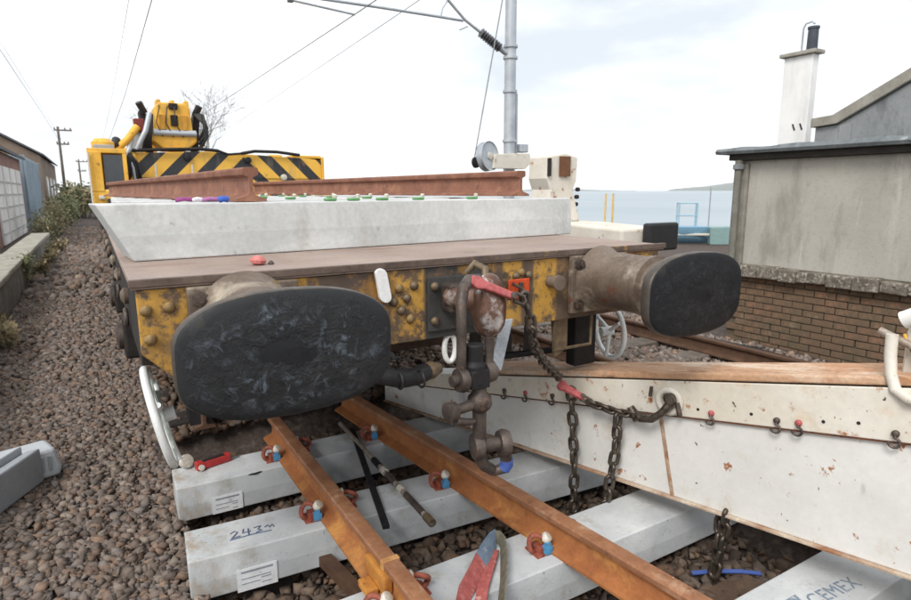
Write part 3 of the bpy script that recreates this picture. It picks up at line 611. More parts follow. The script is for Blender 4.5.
sh.build('shackle_trunnion', m_iron, sc_, 0, 40)
MB().tube([(-.055, -.325, .48), (-.04, -.325, .42), (-.02, -.325, .39), (.02, -.325, .36)], [.03, .026, .024, .022], 12).build('lower_link', m_iron, sc_, 0, 50)
MB().tube([(.05, -.355, .48), (.06, -.355, .43), (.07, -.35, .395), (.06, -.34, .365), (.02, -.325, .355)], [.03, .026, .024, .023, .02], 12).build('lower_link', m_iron, sc_, 0, 50)
MB().tube([(.066, -.353, .41), (.071, -.35, .385), (.062, -.341, .366)], .027, 10).build('blue_tape', m_bluestrap, sc_, 0, 50)

# ------------------------------------------------------------------ tapered white beam with timber top, near end raised on a baulk stack
BA = Vector((.59, 2.02, -.165)); BB = Vector((1.27, -1.33, .03)); bd = (BB-BA); bl = math.hypot(bd.x, bd.y); bu = Vector((bd.x/bl, bd.y/bl, 0)); bn_ = Vector((bu.y, -bu.x, 0))
if bn_.dot(Vector((-1.28, -2.19, 0))-BA) < 0: bn_ = -bn_            # bn_ points to the viewer's side
zb = lambda s: BA.z + (BB.z-BA.z)*s/bl
ztp = lambda s: .332+.208*(s-1.262)
zrib = lambda s: .19+.166*(s-1.175)
BP = lambda s, o, z: BA + bu*s + bn_*o + Vector((0, 0, z-BA.z))
SE = 4.3
beam = thing('white_beam', tuple(BA), 'long white painted steel beam with timber top lying across the panel', 'beam')
def strip(s0, s1, f0, f1, o0, o1, n=12):
    """solid between heights f0(s), f1(s) and offsets o0, o1 along the beam"""
    mb = MB(); vs = []
    for i in range(n+1):
        s = s0+(s1-s0)*i/n; vs += [BP(s, o0, f0(s)), BP(s, o1, f0(s)), BP(s, o1, f1(s)), BP(s, o0, f1(s))]
    fs = [(i*4+j, i*4+(j+1) % 4, i*4+4+(j+1) % 4, i*4+4+j) for i in range(n) for j in range(4)]+[(3, 2, 1, 0), tuple(n*4+j for j in range(4))]
    return mb.add(vs, fs)
wb = strip(0, SE, zb, lambda s: ztp(s)-.022, -.28, 0).build('web', m_white, beam, .004)
strip(0, SE, zrib, lambda s: ztp(s)-.002, .0005, .014).build('upper_flange_plate', m_cream, beam, .003)
strip(0, SE, lambda s: zrib(s)-.006, lambda s: zrib(s)-.0005, .0005, .017).build('flange_rust_edge', surf('edge_rust', lin(120, 74, 46), lin(84, 54, 40), 12, .8, bump=.2), beam)
strip(0, SE, lambda s: zb(s)-.012, lambda s: zb(s)-.0005, -.30, .02).build('bottom_flange', surf('flange_rusted_white', lin(206, 192, 172), lin(150, 104, 72), 5, .7, bump=.2), beam, .002)
strip(.9, SE, lambda s: ztp(s)+.0005, lambda s: ztp(s)+.036, -.285, -.008, 24).build('timber_top', m_timber, beam, .008)
sl = strip(2.43, 2.45, lambda s: zb(s)+.002, lambda s: zrib(s)-.01, .0005, .004, 1)
for v in sl.v: v += bu*((BA.z+.62-v.z)*.22-.09)
sl.build('weld_seam', surf('seam_rust', lin(150, 108, 76), lin(190, 170, 150), 30, .8, bump=.3), beam)
def link_pts(a, b, r, nn=24):
    return [(a*math.copysign(abs(math.cos(t))**.8, math.cos(t)), 0, b*math.sin(t)) for t in [2*math.pi*i/nn for i in range(nn)]]
# rope hooks along the flange
m_hookred = m_pink
for i, s in enumerate((1.32, 1.494, 1.70, 2.626, 2.908, 2.992, 3.322, 3.41)):
    z0 = zrib(s)+.035; hkb = MB()
    hkb.lathe([(.004, 0), (.013, .002), (.014, .012), (.008, .018)], BP(s, .014, z0), bn_, 12)
    red = i in (1, 3, 5)
    o = hkb.build('rope_hook', m_hookred if red else m_iron, beam, 0, 50)
    MB().tube([BP(s, .026, z0)] + [BP(s+.019*math.sin(a), .03, z0-.034-.019*-math.cos(a)) for a in [R(x) for x in range(0, 300, 25)]], .0055, 8).build('hook_curl', m_iron, o, 0, 60)
for s, dz in ((2.56, .045), (2.80, .05), (3.08, .05), (3.2, .06), (1.9, .04)):
    MB().lathe([(.007, 0), (.007, .002)], BP(s, .0142, zrib(s)+dz), bn_, 12).build('bolt_hole', m_under, beam)
# lifting lug with eye
lugp = BP(2.42, .015, zrib(2.42)+.075)
MB().tube([lugp+(bu*math.cos(a)+Z3*math.sin(a))*.055+bn_*.012 for a in [2*math.pi*i/24 for i in range(24)]], .018, 10, True).build('lifting_eye', m_whiteold, beam, 0, 60)
MB().tube([lugp+bu*.05+bn_*.03+Z3*.01, lugp+bu*.07+bn_*.035-Z3*.05], .012, 8).build('pin_keeper', m_iron, beam, 0, 60)
# white guard frame at the raised end
gf = thing('white_guard_frame', tuple(BP(3.3, -.1, ztp(3.3)+.036)), 'white tubular guard with rusty lever standing on the beam end', 'guard')
def gp(du, do, dz): return BP(3.262+du, do, ztp(3.262)+dz)
MB().tube([gp(.0, -.03, .20), gp(.004, -.025, .12), gp(.015, -.015, .05), gp(.04, .015, .0), (gp(.085, .03, -.022)), gp(.16, .03, -.02), gp(.7, .03, .05)], .021, 12).build('front_tube', m_whiteold, gf, 0, 60)
MB().tube([gp(-.05, -.07, .20), gp(.02, -.06, .175), gp(.15, -.045, .13), gp(.6, -.03, .15)], .016, 10).build('lever', surf('grey_lever', lin(176, 172, 166), lin(146, 128, 112), 14, .5, .2, bump=.2), gf, 0, 60)
MB().prism([(.03, .02), (.75, .09), (.75, .5), (.16, .34), (.06, .29), (.03, .2)], lambda u, v, t: gp(u, t, v), -.24, -.09).build('guard_panel', m_whiteold, gf, .025)
MB().tube([gp(.02, -.075, .25), gp(.10, -.07, .30), gp(.6, -.06, .43)], .034, 12).build('guard_roll', m_white, gf, 0, 60)
MB().tube([gp(.06, -.06, .15), gp(.10, -.04, .08), gp(.2, -.04, .06), gp(.6, -.04, .085)], .008, 8).build('cable', m_hose, gf, 0, 60)
MB().bb(0, 0, 0, 0, 0, 0) if False else None
MB().tube([gp(.03, -.07, .20), gp(.05, -.068, .15)], .006, 8).build('yellow_clip', m_yellow, gf, 0, 60)
# baulks under the raised end, beyond the frame edge
for i, (s, z0, z1) in enumerate(((3.95, -.165, -.03), (4.02, -.03, zb(3.9)-.0135))):
    c = BP(s, -.1, (z0+z1)/2)
    mb = MB().box(c, (.5, .22, z1-z0), Matrix.Rotation(math.atan2(bu.y, bu.x)+math.pi/2, 3, 'Z'))
    solo(mb, 'timber_baulk', m_timber, (c.x, c.y, z0), 'rough timber baulk packed under the raised end of the white beam', 'baulk', 'baulks under the white beam', .01)
bearer(-.8, -1.75, ZB, 2.9, R(-3), 'plain concrete bearer carrying the timber baulks', [], GB)

# ------------------------------------------------------------------ lashing chains and binders
def link_mesh(L, W, r):
    pts = []
    for i in range(20):
        t = 2*math.pi*i/20; c, s = math.cos(t), math.sin(t)
        pts.append((c*(W/2-r), 0, math.copysign(L/2-W/2, s)+s*(W/2-r) if abs(s) > 1e-6 else 0))
    return MB().tube(pts, r, 8, True).mesh('chain_link', m_chain, smooth=60)
ME_link = link_mesh(.08, .052, .009); ME_linkb = link_mesh(.102, .066, .0115)
def chain(pts, label, me, pitch, group='lashing chains'):
    pts = [Vector(p) for p in pts]; root = thing('lashing_chain', tuple(min(pts, key=lambda p: p.z)), label, 'chain', group)
    segs = [(pts[i+1]-pts[i]).length for i in range(len(pts)-1)]; tot = sum(segs); n = int(tot/pitch)
    for k in range(n+1):
        d = k*pitch; i = 0
        while i < len(segs)-1 and d > segs[i]: d -= segs[i]; i += 1
        p = pts[i].lerp(pts[i+1], min(d/segs[i], 1.)); t = (pts[i+1]-pts[i]).normalized()
        qn = t.to_track_quat('Z', 'X').to_matrix().to_4x4()
        ang = (0 if k % 2 == 0 else 90)+35+random.uniform(-9, 9)
        inst(me, 'chain_link', root, Matrix.Translation(p-LOC[root.name]) @ qn @ Matrix.Rotation(R(ang), 4, 'Z') @ Matrix.Rotation(R(random.uniform(-5, 5)), 4, 'Y'))
    return root
PJ = BP(1.872, .075, .41); PK = BP(2.17, .075, .345)
chain([(.185, -.305, 1.055), (.235, -.29, .93), (.32, -.2, .82), (.5, -.05, .68), PJ+Vector((-.09, .0, .08))], 'chain running slantwise from the orange tag down to the faded red binder', ME_link, .055)
chain([PJ+Vector((0, 0, -.03)), BP(1.88, .06, .2), BP(1.89, .05, -.05), BP(1.9, .05, -.33)], 'chain hanging straight down from the faded red binder', ME_linkb, .075)
chain([PK+Vector((0, 0, -.03)), BP(2.16, .06, .15), BP(2.13, .06, -.05), BP(2.10, .06, -.33)], 'chain hanging down near the lifting eye of the white beam', ME_linkb, .075)
chain([PJ+bu*.13+Vector((0, 0, -.05)), PK+Vector((0, 0, .01)), BP(2.3, .06, .37)], 'short chain running from the faded red binder to the shackle', ME_link, .04)
for dx in (-.02, .02):
    chain([BP(2.70+dx, -.03+dx, zb(2.7)-.02), BP(2.70+dx*.5, -.03, -.2), BP(2.68, -.03+dx, -.37)], 'doubled oily chain hanging below the white beam between two bearers', ME_linkb, .075, 'doubled chain below the white beam')
def binder(a, b, label, mat, w=.034):
    a, b = Vector(a), Vector(b); t = (b-a).normalized(); r = thing('chain_binder', tuple(b), label, 'chain binder'); L = (b-a).length
    side = t.cross(Vector((.3, -.9, .2))).normalized(); fr = side.cross(t)
    mb = MB(); mb.prism([(0, -w*.45), (L*.15, -w*.62), (L*.3, -w*.4), (L*.85, -w*.36), (L, -w*.2), (L, w*.2), (L*.85, w*.36), (L*.3, w*.45), (L*.15, w*.7), (0, w*.45)], lambda u, v, q_: a+t*u+side*v+fr*q_, -.013, .013)
    bdy = mb.build('body', mat, r, .006)
    MB().lathe([(.003, 0), (.014, .001), (.014, .006), (.003, .007)], a+t*L*.9+fr*.0125, fr, 14).lathe([(.003, 0), (.014, .001), (.014, .006), (.003, .007)], a+t*L*.9-fr*.0125, -fr, 14).build('pin', m_iron, r, 0, 40)
    MB().tube([b-t*.01+side*.018, b+t*.035+side*.018, b+t*.05, b+t*.035-side*.018, b-t*.01-side*.018], .007, 8).build('shackle', m_iron, r, 0, 60)
    return r
binder((-.075, -.30, 1.155), (.125, -.325, 1.07), 'faded pinkish red binder lever lying over the draw hook', m_pink, .04)
binder(PJ+Vector((-.07, .03, .035)), PJ+bu*.09+Vector((0, 0, -.035)), 'faded red chain binder in front of the white beam', m_pink, .05)
otag = thing('orange_tag', (.38, -.02, .97), 'bright orange plastic tag hung on the headstock', 'tag')
MB().bb(.305, .425, -.030, -.022, 1.0, 1.09).build('plate', m_orange, otag, .006)
MB().tube([(.33, -.03, 1.07), (.29, -.15, 1.065), (.2, -.3, 1.06)], .008, 8).build('cord', m_iron, otag, 0, 60)
MB().box((.37, -.036, 1.04), (.022, .012, .07)).build('clasp', m_chain, otag, .003)
shk = thing('bow_shackle', tuple(BP(2.36, .07, .3)), 'dark bow shackle joining the chain to the lifting eye', 'shackle')
MB().tube([BP(2.26, .06, .375), BP(2.30, .075, .36), BP(2.36, .08, .375), BP(2.41, .075, .42), BP(2.44, .065, .47), BP(2.445, .05, .50)], [.018, .02, .019, .019, .02, .018], 12).build('bow', m_chain, shk, 0, 60)
MB().cyl(BP(2.43, .02, .50), BP(2.46, .10, .505), .021, 14).lathe([(.016, 0), (.03, .003), (.03, .022), (.016, .026)], BP(2.445, .06, .50), bn_, 12).build('pin', m_chain, shk, 0, 40)
MB().tube([BP(2.23, .06, .40), BP(2.27, .06, .35), BP(2.3, .08, .38)], [.018, .026, .02], 12).build('hook_end', m_chain, shk, 0, 60)
MB().tube([BP(2.33, .05, .48), BP(2.335, .05, .53)], .009, 8).build('locking_pin', m_iron, shk, 0, 60)

# ------------------------------------------------------------------ things lying on the panel
def lie(name, label, cat, parts, loc):
    r = thing(name, loc, label, cat)
    for nm, mb, mt, sm in parts: mb.build(nm, mt, r, 0, sm)
    return r
zt = -.165
a, b = Vector((.085, 1.68, zt+.02)), Vector((.02, .20, zt+.02))
pr = [('tube', MB().cyl(a, b, .0155, 14), surf('scraped_steel', lin(176, 168, 156), lin(140, 128, 114), 18, .45, .3, layers=[(lin(96, 72, 56), 20, .58, .68)], bump=.1), 40)]
for t0, t1, rr, mt in ((.45, .52, .02, m_black), (.55, .58, .022, m_cap), (.60, .68, .019, m_iron), (.72, .75, .021, m_cap), (.78, .93, .018, m_iron), (.95, 1.0, .022, m_boltgrey)):
    pr.append(('collar', MB().cyl(a.lerp(b, t0), a.lerp(b, t1), rr, 14), mt, 40))
lie('threaded_tie_rod', 'slim steel tie rod with collars lying between the two panel rails', 'rod', pr, (.05, .9, zt))
lie('black_bar', 'flat black iron bar lying beside the slim tie rod', 'bar', [('bar', MB().box((-.03, .93, zt+.012), (.034, 1.3, .02), Matrix.Rotation(R(-14), 3, 'Z')), m_black, None)], (-.03, .93, zt))
rt = thing('red_tool', (-.82, 1.52, zt), 'red painted ratchet tool lying on the bearer end', 'tool')
MB().box((-.80, 1.50, zt+.028), (.21, .05, .05), Matrix.Rotation(R(14), 3, 'Z')).build('body', m_red, rt, .008)
MB().box((-.80, 1.488, zt+.056), (.13, .02, .012), Matrix.Rotation(R(14), 3, 'Z')).build('slot', m_under, rt)
MB().lathe([(.01, -.02), (.04, -.016), (.042, 0), (.04, .016), (.01, .02)], (-.945, 1.545, zt+.045), (.4, -.6, .4), 20).build('cream_cap', m_cap, rt, 0, 40)
MB().lathe([(.006, 0), (.017, .002), (.017, .02), (.006, .022)], (-.875, 1.462, zt+.022), (.2, -1, .2), 16).build('white_knob', m_cap, rt, 0, 40)
MB().cyl((-.70, 1.525, zt+.03), (-.665, 1.534, zt+.03), .018, 12).build('nose', m_boltgrey, rt, 0, 40)
# folded webbing sling
def sling_strip(pts, wdir, w, th=.006):
    pts = [Vector(p) for p in pts]; mb = MB(); vs = []
    for i, p in enumerate(pts):
        wv = Vector(wdir[i] if isinstance(wdir, list) else wdir).normalized()*w/2
        t = (pts[min(i+1, len(pts)-1)]-pts[max(i-1, 0)]).normalized(); nn = wv.cross(t).normalized()*th/2
        vs += [p-wv-nn, p+wv-nn, p+wv+nn, p-wv+nn]
    k = len(pts); return mb.add(vs, [(i*4+j, i*4+(j+1) % 4, i*4+4+(j+1) % 4, i*4+4+j) for i in range(k-1) for j in range(4)]+[(3, 2, 1, 0), tuple((k-1)*4+j for j in range(4))])
slg = thing('webbing_sling', (.12, -.27, zt), 'folded webbing sling in faded red and blue lying on a bearer', 'sling')
m_web_r = surf('faded_red_web', lin(186, 104, 98), lin(160, 84, 80), 30, .9, layers=[(lin(206, 160, 150), 22, .58, .7)], bump=.5, bscale=150); m_web_b = surf('faded_blue_web', lin(126, 142, 158), lin(104, 122, 142), 30, .9, layers=[(lin(168, 176, 182), 22, .58, .7)], bump=.5, bscale=150); m_web_g = surf('olive_web', lin(132, 126, 108), lin(104, 100, 84), 30, .9, bump=.5, bscale=150)
wl_ = [(-.55, .25, .8)]*4
LP = [(-.26, -.50, .03), (-.13, -.345, .036), (-.02, -.26, .042), (.04, -.21, .046), (.10, -.165, .05), (.165, -.118, .052), (.19, -.105, .052), (.205, -.115, .05), (.20, -.15, .045), (.15, -.23, .04), (.07, -.34, .035), (-.02, -.45, .03), (-.12, -.58, .028)]
LP = [(x, y, zt+z) for x, y, z in LP]; LW = [(-.42, .42, .8)]*5+[(-.25, .25, .9), (0, .1, 1), (.1, 0, 1), (.2, -.2, .95)]+[(.3, -.3, .9)]*4
sling_strip(LP[:4], LW[:4], .075).build('red_webbing', m_web_r, slg, 0, 60)
sling_strip(LP[3:7], LW[3:7], .075).build('blue_webbing', m_web_b, slg, 0, 60)
sling_strip(LP[6:], LW[6:], .065).build('olive_webbing', m_web_g, slg, 0, 60)
sling_strip([(-.14, -.46, zt+.012), (-.03, -.33, zt+.016), (.08, -.22, zt+.018), (.15, -.15, zt+.02)], (.6, -.6, .15), .05).build('red_underside', m_web_r, slg, 0, 60)
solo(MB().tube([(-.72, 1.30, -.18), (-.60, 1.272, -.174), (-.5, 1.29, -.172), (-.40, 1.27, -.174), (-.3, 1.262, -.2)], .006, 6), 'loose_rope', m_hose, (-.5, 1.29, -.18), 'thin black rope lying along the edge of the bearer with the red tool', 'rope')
bl_s = solo(sling_strip([(1.12, -.50, -.405), (1.22, -.56, -.395), (1.33, -.63, -.395), (1.42, -.68, -.41)], (.4, .7, .2), .022, .006), 'blue_strap', m_bluestrap, (1.2, -.5, -.36), 'blue webbing strap lying on the stones under the white beam', 'strap')
solo(MB().bb(.62, 1.35, -.76, -.62, -.45, -.405), 'steel_tie_plate', surf('dull_brown_steel', lin(104, 84, 66), lin(84, 66, 54), 8, .8, layers=[(lin(128, 104, 80), 5, .55, .7)], bump=.3), (1, -.65, -.46), 'dull brown plate lying flat between bearers beneath the doubled chain', 'plate')
solo(MB().box((-.42, .22, -.33), (.06, .5, .05), Matrix.Rotation(R(8), 3, 'Z')), 'steel_offcut', m_railold, (-.42, .22, -.355), 'dark steel offcut lying on stones under the panel rail', 'offcut')
# rail joint lug on the left rail (welded fishplate stub)
lug = thing('rail_stop_clamp', (-.42, -.1, -.165), 'ochre cast clamp gripping the web of the short sawn rail', 'clamp')
m_ochre = surf('ochre_rust', lin(196, 136, 62), lin(170, 110, 52), 12, .7, layers=[(lin(140, 84, 46), 16, .58, .7)], bump=.25)
MB().bb(-.425, -.382, -.20, .0, -.134, -.045).build('jaw', m_ochre, lug, .01); MB().bb(-.48, -.423, -.15, -.05, -.15, -.115).build('foot', m_ochre, lug, .008)
MB().bb(-.409, -.331, -.16, -.13, -.045, -.0035).build('strap', surf('pale_mark', lin(206, 160, 104), lin(180, 128, 78), 20, .8, bump=.2), lug, .004)

# grey plastic step lying on the ballast path
gz = -.31
gs = thing('plastic_trough_piece', (-1.8, 2.0, gz-.02), 'grey plastic trough piece with slotted end lying on the ballast', 'trough piece')
rotg = Matrix.Rotation(R(18), 3, 'Z'); G0 = Vector((-1.76, 2.02, gz))
def gpt(x, y, z): return G0+rotg @ (Vector((x, y, z))*1.12)
mbt = MB(); mbt.prism([(-.3, 0), (.17, 0), (.18, .05), (.155, .17), (-.3, .17)], lambda u, v, t: gpt(u, .12+t, v), 0, .19); mbt.build('end_block', m_greyplast, gs, .02)
mbt = MB(); [mbt.bb(0, 0, 0, 0, 0, 0) for _ in ()]
for i in range(5): MB().box(gpt(-.02+.035*i, .117, .085), (.02, .006, .10), rotg).build('slot', m_greydark, gs)
mbt = MB(); mbt.prism([(-.5, -.34), (-.42, -.36), (.06, .1), (.0, .115)], lambda u, v, t: gpt(u+.02, v, t), .0, .20); mbt.build('side_wall', m_greydark, gs, .012)
mbt = MB(); mbt.prism([(-.52, -.33), (-.48, -.34), (-.0, .112), (-.05, .118)], lambda u, v, t: gpt(u, v, t), .06, .235); mbt.build('rim', m_greyplast, gs, .01)

# ------------------------------------------------------------------ load on the wagon deck
LR = R(4.9); GL = 'bearers loaded on the flat wagon'
lx0, ly0 = -1.17, .62+.15
for k in range(6):
    ox, oy = (-math.sin(LR)*.78+.085)*k, math.cos(LR)*.78*k
    o = bearer(lx0+ox, ly0+oy, 1.202, 2.62, LR, 'pale concrete bearer loaded on the wagon deck nearest the headstock' if k == 0 else f"{('', 'second', 'third', 'fourth', 'fifth', 'sixth')[k]} pale concrete bearer loaded on the deck, counted from the yellow headstock", [], GL if k else None, m_conc_load, .12 if k == 0 else .03, .238)
    m_green = flat('green_clip', lin(96, 150, 92), .5) if 'green_clip' not in bpy.data.materials else bpy.data.materials['green_clip']
    for j, lx in enumerate((.92, 1.05, 1.22, 1.45, 1.83) if k == 0 else (.92, 1.45)):
        c = MB().box((lx, -.09, .246), (.055, .05, .015)).build('fastening_pad', m_green, o, .006, None, True)
        MB().lathe([(.004, 0), (.012, .002), (.012, .018), (.006, .021)], (lx+.02, -.10, .252), (0, -.2, 1), 12).build('cap', m_cap, c, 0, 40, True)
zl = 1.443
ld = Vector((-math.sin(LR), math.cos(LR), 0))
for e, lab in ((Vector((-.635, .74, zl)), 'brown rail lying on the loaded bearers on the path side'), (Vector((1.06, .88, zl+.012)), 'brown rail lying on the loaded bearers on the sea side')):
    rail('loaded_rail', e, e+ld*5.3, [m_railback, m_railback], lab, 'rails loaded on the flat wagon')
st = thing('lashing_strap', (-.86, .72, 1.43), 'white, purple and blue lashing strap lying on the front loaded bearer', 'strap')
for nm, x0, x1, c in (('purple_band', -.97, -.90, lin(150, 70, 130)), ('white_band', -.90, -.86, lin(220, 216, 222)), ('purple_band', -.86, -.79, lin(170, 110, 160)), ('blue_buckle', -.79, -.75, lin(60, 100, 190))):
    MB().tube([(x0, .71, 1.452), ((x0+x1)/2, .705, 1.458), (x1, .712, 1.454)], .009 if nm != 'blue_buckle' else .014, 8).build(nm, flat(nm, c, .7), st, 0, 60)
pnk = thing('pink_stone_chip', (-.74, .24, 1.2), 'small pink plastic scrap on the wagon deck', 'scrap')
MB().lathe([(.012, 0), (.03, .008), (.033, .02), (.02, .034), (.004, .038)], (-.74, .24, 1.2), (.1, 0, 1), 9).build('scrap', surf('pink_plastic', lin(206, 130, 124), lin(184, 106, 100), 40, .7), pnk)
MB().lathe([(.004, 0), (.014, .004), (.004, .016)], (-.69, .23, 1.2), (0, 0, 1), 8).build('dark_chip', m_iron, pnk)

# ------------------------------------------------------------------ yellow rail crane behind the wagon
cr_ = thing('rail_crane', (.2, 10, 0), 'yellow rail crane with black and yellow chevron counterweight', 'crane')
MB().bb(-1.2, 1.4, 7.15, 15.5, .85, 1.28).build('carriage', m_under, cr_, .02)
for y in (8.0, 9.6, 13, 14.6):
    for x in (-.75, .75): MB().lathe([(.1, -.06), (.38, -.05), (.44, -.05), (.435, .04), (.475, .05), (.1, .06)], (x, y, .442), (-1 if x > 0 else 1, 0, 0), 28).build('wheel', m_black, cr_, 0, 30)
cw = MB(); cw.prism([(-.68, 1.30), (2.1, 1.30), (2.1, 2.0), (1.9, 2.03), (.3, 2.1), (-.5, 2.06), (-.68, 2.04)], lambda u, v, t: (u, t, v), 7.8, 8.5)
cwo = cw.build('counterweight', m_chev, cr_, .01)
for x0, x1 in ((-.72, -.68), (2.1, 2.14)): MB().bb(x0, x1, 7.77, 8.2, 1.3, 2.06).build('corner_post', m_yellow, cr_, .006)
MB().tube([(-.72, 7.74, 2.08), (-.4, 7.74, 2.10), (.2, 7.74, 2.13), (.46, 7.74, 2.11)], .025, 8).tube([(.8, 7.74, 2.08), (1.0, 7.74, 2.12), (1.35, 7.74, 2.12), (1.72, 7.74, 2.08)], .025, 8).tube([(.46, 7.74, 2.11), (.6, 7.74, 2.06), (.8, 7.74, 2.08)], .018, 8).build('handrail', m_black, cr_, 0, 60)
MB().bb(1.62, 2.1, 7.8, 8.4, 2.035, 2.08).build('top_ledge', m_yellow, cr_, .006)
for x, z in ((-.3, 1.68), (1.45, 1.72), (.02, 2.0), (.9, 1.98)): MB().lathe([(.03, 0), (.05, .01), (.05, .05), (.02, .06)], (x, 7.8, z), (0, -1, 0), 16).build('lamp', m_cap if z < 1.8 else m_black, cr_, 0, 40)
for x in (-.43, .07): MB().tube([(x, 7.74, 1.55), (x, 7.74, 1.9)], .016, 8).build('grab_rail', m_cap, cr_, 0, 60)
MB().bb(-.6, 1.9, 8.52, 12.2, 1.3, 2.0).build('engine_housing', m_yellow, cr_, .03)
# cab
MB().bb(-1.27, -.82, 7.12, 8.6, 1.285, 1.52).build('cab_base', m_yellow, cr_, .02)
cb = MB()
for x in (-1.25, -.85):
    for y in (7.15, 8.55): cb.bb(x-.025, x+.025, y-.025, y+.025, 1.52, 2.02)
cb.bb(-1.28, -.82, 7.12, 8.6, 2.0, 2.06); cb.bb(-1.27, -1.12, 7.11, 7.14, 1.5, 2.02)
cab = cb.build('cab', m_yellow, cr_, .008)
MB().bb(-1.10, -.88, 7.14, 7.155, 1.545, 1.98).build('cab_windscreen', m_glass, cab)
MB().bb(-1.262, -1.25, 7.2, 8.5, 1.56, 1.98).build('cab_side_window', m_glass, cab)
MB().bb(-1.22, -.84, 8.3, 8.33, 1.53, 2.0).build('cab_back_panel', m_yellow, cab)
MB().lathe([(.10, 0), (.14, .03), (.14, .10), (.09, .15)], (-1.08, 7.5, 2.06), (0, 0, 1), 14).build('beacon_box', m_yellow, cab, 0, 40)
MB().bb(-1.2, -.95, 7.3, 7.5, 2.06, 2.12).build('roof_vent', m_greydark, cab, .01)
cs = MB(); cs.prism([(-1.1, 1.29), (-.70, 1.29), (-.70, 1.52), (-1.1, 1.40)], lambda u, v, t: (u, t, v), 7.06, 7.115); cs.build('step_chevron', m_chev, cr_)
# boom foot, winch and boom head with hook block
MB().box((-.80, 8.3, 1.78), (.18, .7, .7)).build('boom_mount', m_yellow, cr_, .04)
for i in range(6): MB().tube([(-.86+.05*i, 7.75+.05*(i % 3), 1.5), (-.82+.03*i, 7.65, 1.75+.03*i), (-.74-.02*(i % 2), 7.7, 1.98+.03*(i % 3))], .022, 8).build('hose', m_hose if i % 3 else m_galv, cr_, 0, 60)
MB().box((-.62, 8.2, 2.22), (.16, .3, .32), Matrix.Rotation(R(8), 3, 'Y')).build('winch_guard', m_galv, cr_, .02)
MB().box((-.58, 8.0, 2.46), (.14, .14, .18)).build('red_lamp_box', surf('dull_red', lin(132, 58, 52), None, 9, .6), cr_, .01)
for x in (-.48, .22): MB().box((x, 8.3, 2.38), (.09, .3, .64), Matrix.Rotation(R(-6 if x < 0 else 6), 3, 'Y')).build('jib_cheek', m_black, cr_, .02)
for x, tl in ((-.50, -1), (.24, 1)): MB().cyl((x-.02*tl, 8.15, 2.66), (x+.05*tl, 8.1, 2.80), .05, 14).build('jib_sheave_pin', m_hose, cr_, 0, 40)
jh = MB(); jh.prism([(-.36, 2.74), (-.30, 2.80), (.06, 2.80), (.12, 2.74), (.14, 2.40), (.19, 2.36), (.19, 2.24), (.05, 2.12), (-.28, 2.12), (-.42, 2.24), (-.42, 2.36), (-.37, 2.42)], lambda u, v, t: (u, t, v), 7.9, 8.6)
jho = jh.build('boom_head', m_yellow, cr_, .025)
MB().bb(-.16, -.06, 7.86, 7.9, 2.46, 2.62).build('boom_slot', m_under, jho, .01)
MB().bb(-.17, -.05, 7.86, 7.9, 2.70, 2.79).build('boom_slot', m_under, jho, .01)
for x in (-.27, .03): MB().prism([(-.03, 2.40), (.03, 2.40), (.045, 2.62), (-.045, 2.62)], lambda u, v, t, x=x: (x+u, t, v), 7.86, 7.9).build('boom_rib', surf('yellow_shade_rib', lin(206, 150, 52), None, 8, .5), jho, .008)
for i in range(7): MB().tube([(.22+.03*(i % 3), 7.95, 2.15+.02*i), (.32+.02*(i % 2), 7.85, 2.30+.03*i), (.30, 7.9, 2.52+.02*i), (.18+.02*i, 8.0, 2.66)], .02, 8).build('hose', m_hose, cr_, 0, 60)
for i in range(4): MB().tube([(-.56+.03*i, 7.95, 2.12), (-.50+.02*i, 7.85, 2.34), (-.46+.02*i, 7.95, 2.62)], .02, 8).build('hose', m_hose, cr_, 0, 60)
MB().tube([(-.2, 8.6, 2.5), (-.2, 14.5, 2.25)], .22, 4).build('boom', m_yellow, cr_)
MB().bb(-.45, .05, 13.9, 14.8, 1.28, 2.1).build('boom_rest', m_yellow, cr_)
MB().bb(2.14, 2.9, 9.5, 12.5, 1.36, 1.62).build('outrigger_box', m_yellow, cr_, .02)

for i, (x0, z0, x1, z1, rr, mt) in enumerate(((-.95, 2.05, -.62, 2.42, .05, m_yellow), (-.86, 1.9, -.70, 2.3, .035, m_galv), (-1.0, 2.1, -.9, 2.22, .06, m_hose), (-.75, 1.62, -.72, 2.08, .05, m_yellow), (-.92, 1.55, -.78, 2.0, .03, m_hose), (-.66, 2.1, -.44, 2.62, .035, m_galv))):
    MB().tube([(x0, 7.75, z0), ((x0+x1)/2+.03, 7.72, (z0+z1)/2), (x1, 7.8, z1)], rr, 10).build('hydraulic_arm', mt, cr_, 0, 50)
for x in (-.30, -.11, .08): MB().prism([(-.04, 2.66), (.04, 2.66), (.03, 2.84), (-.03, 2.84)], lambda u, v, t, x=x: (x+u, t, v), 7.92, 8.2).build('boom_fork', m_yellow, jho, .01)
MB().lathe([(.02, -.3), (.05, -.29), (.05, .29), (.02, .3)], (-.11, 7.9, 2.36), (1, 0, 0), 14).build('head_pin', m_galv, jho, 0, 40)
for i in range(5): MB().bb(-.66+.001, 2.08, 7.785, 7.797, 1.40+.15*i, 1.403+.15*i).build('plate_joint', m_under, cwo) if i in (2,) else None
for i in range(6): MB().tube([(-.35+.45*i, 7.76, 1.32), (-.30+.45*i, 7.74, 1.45), (-.2+.45*i, 7.76, 1.5)], .03, 8).build('shackle', m_galv if i % 2 else m_boltgrey, cr_, 0, 50)

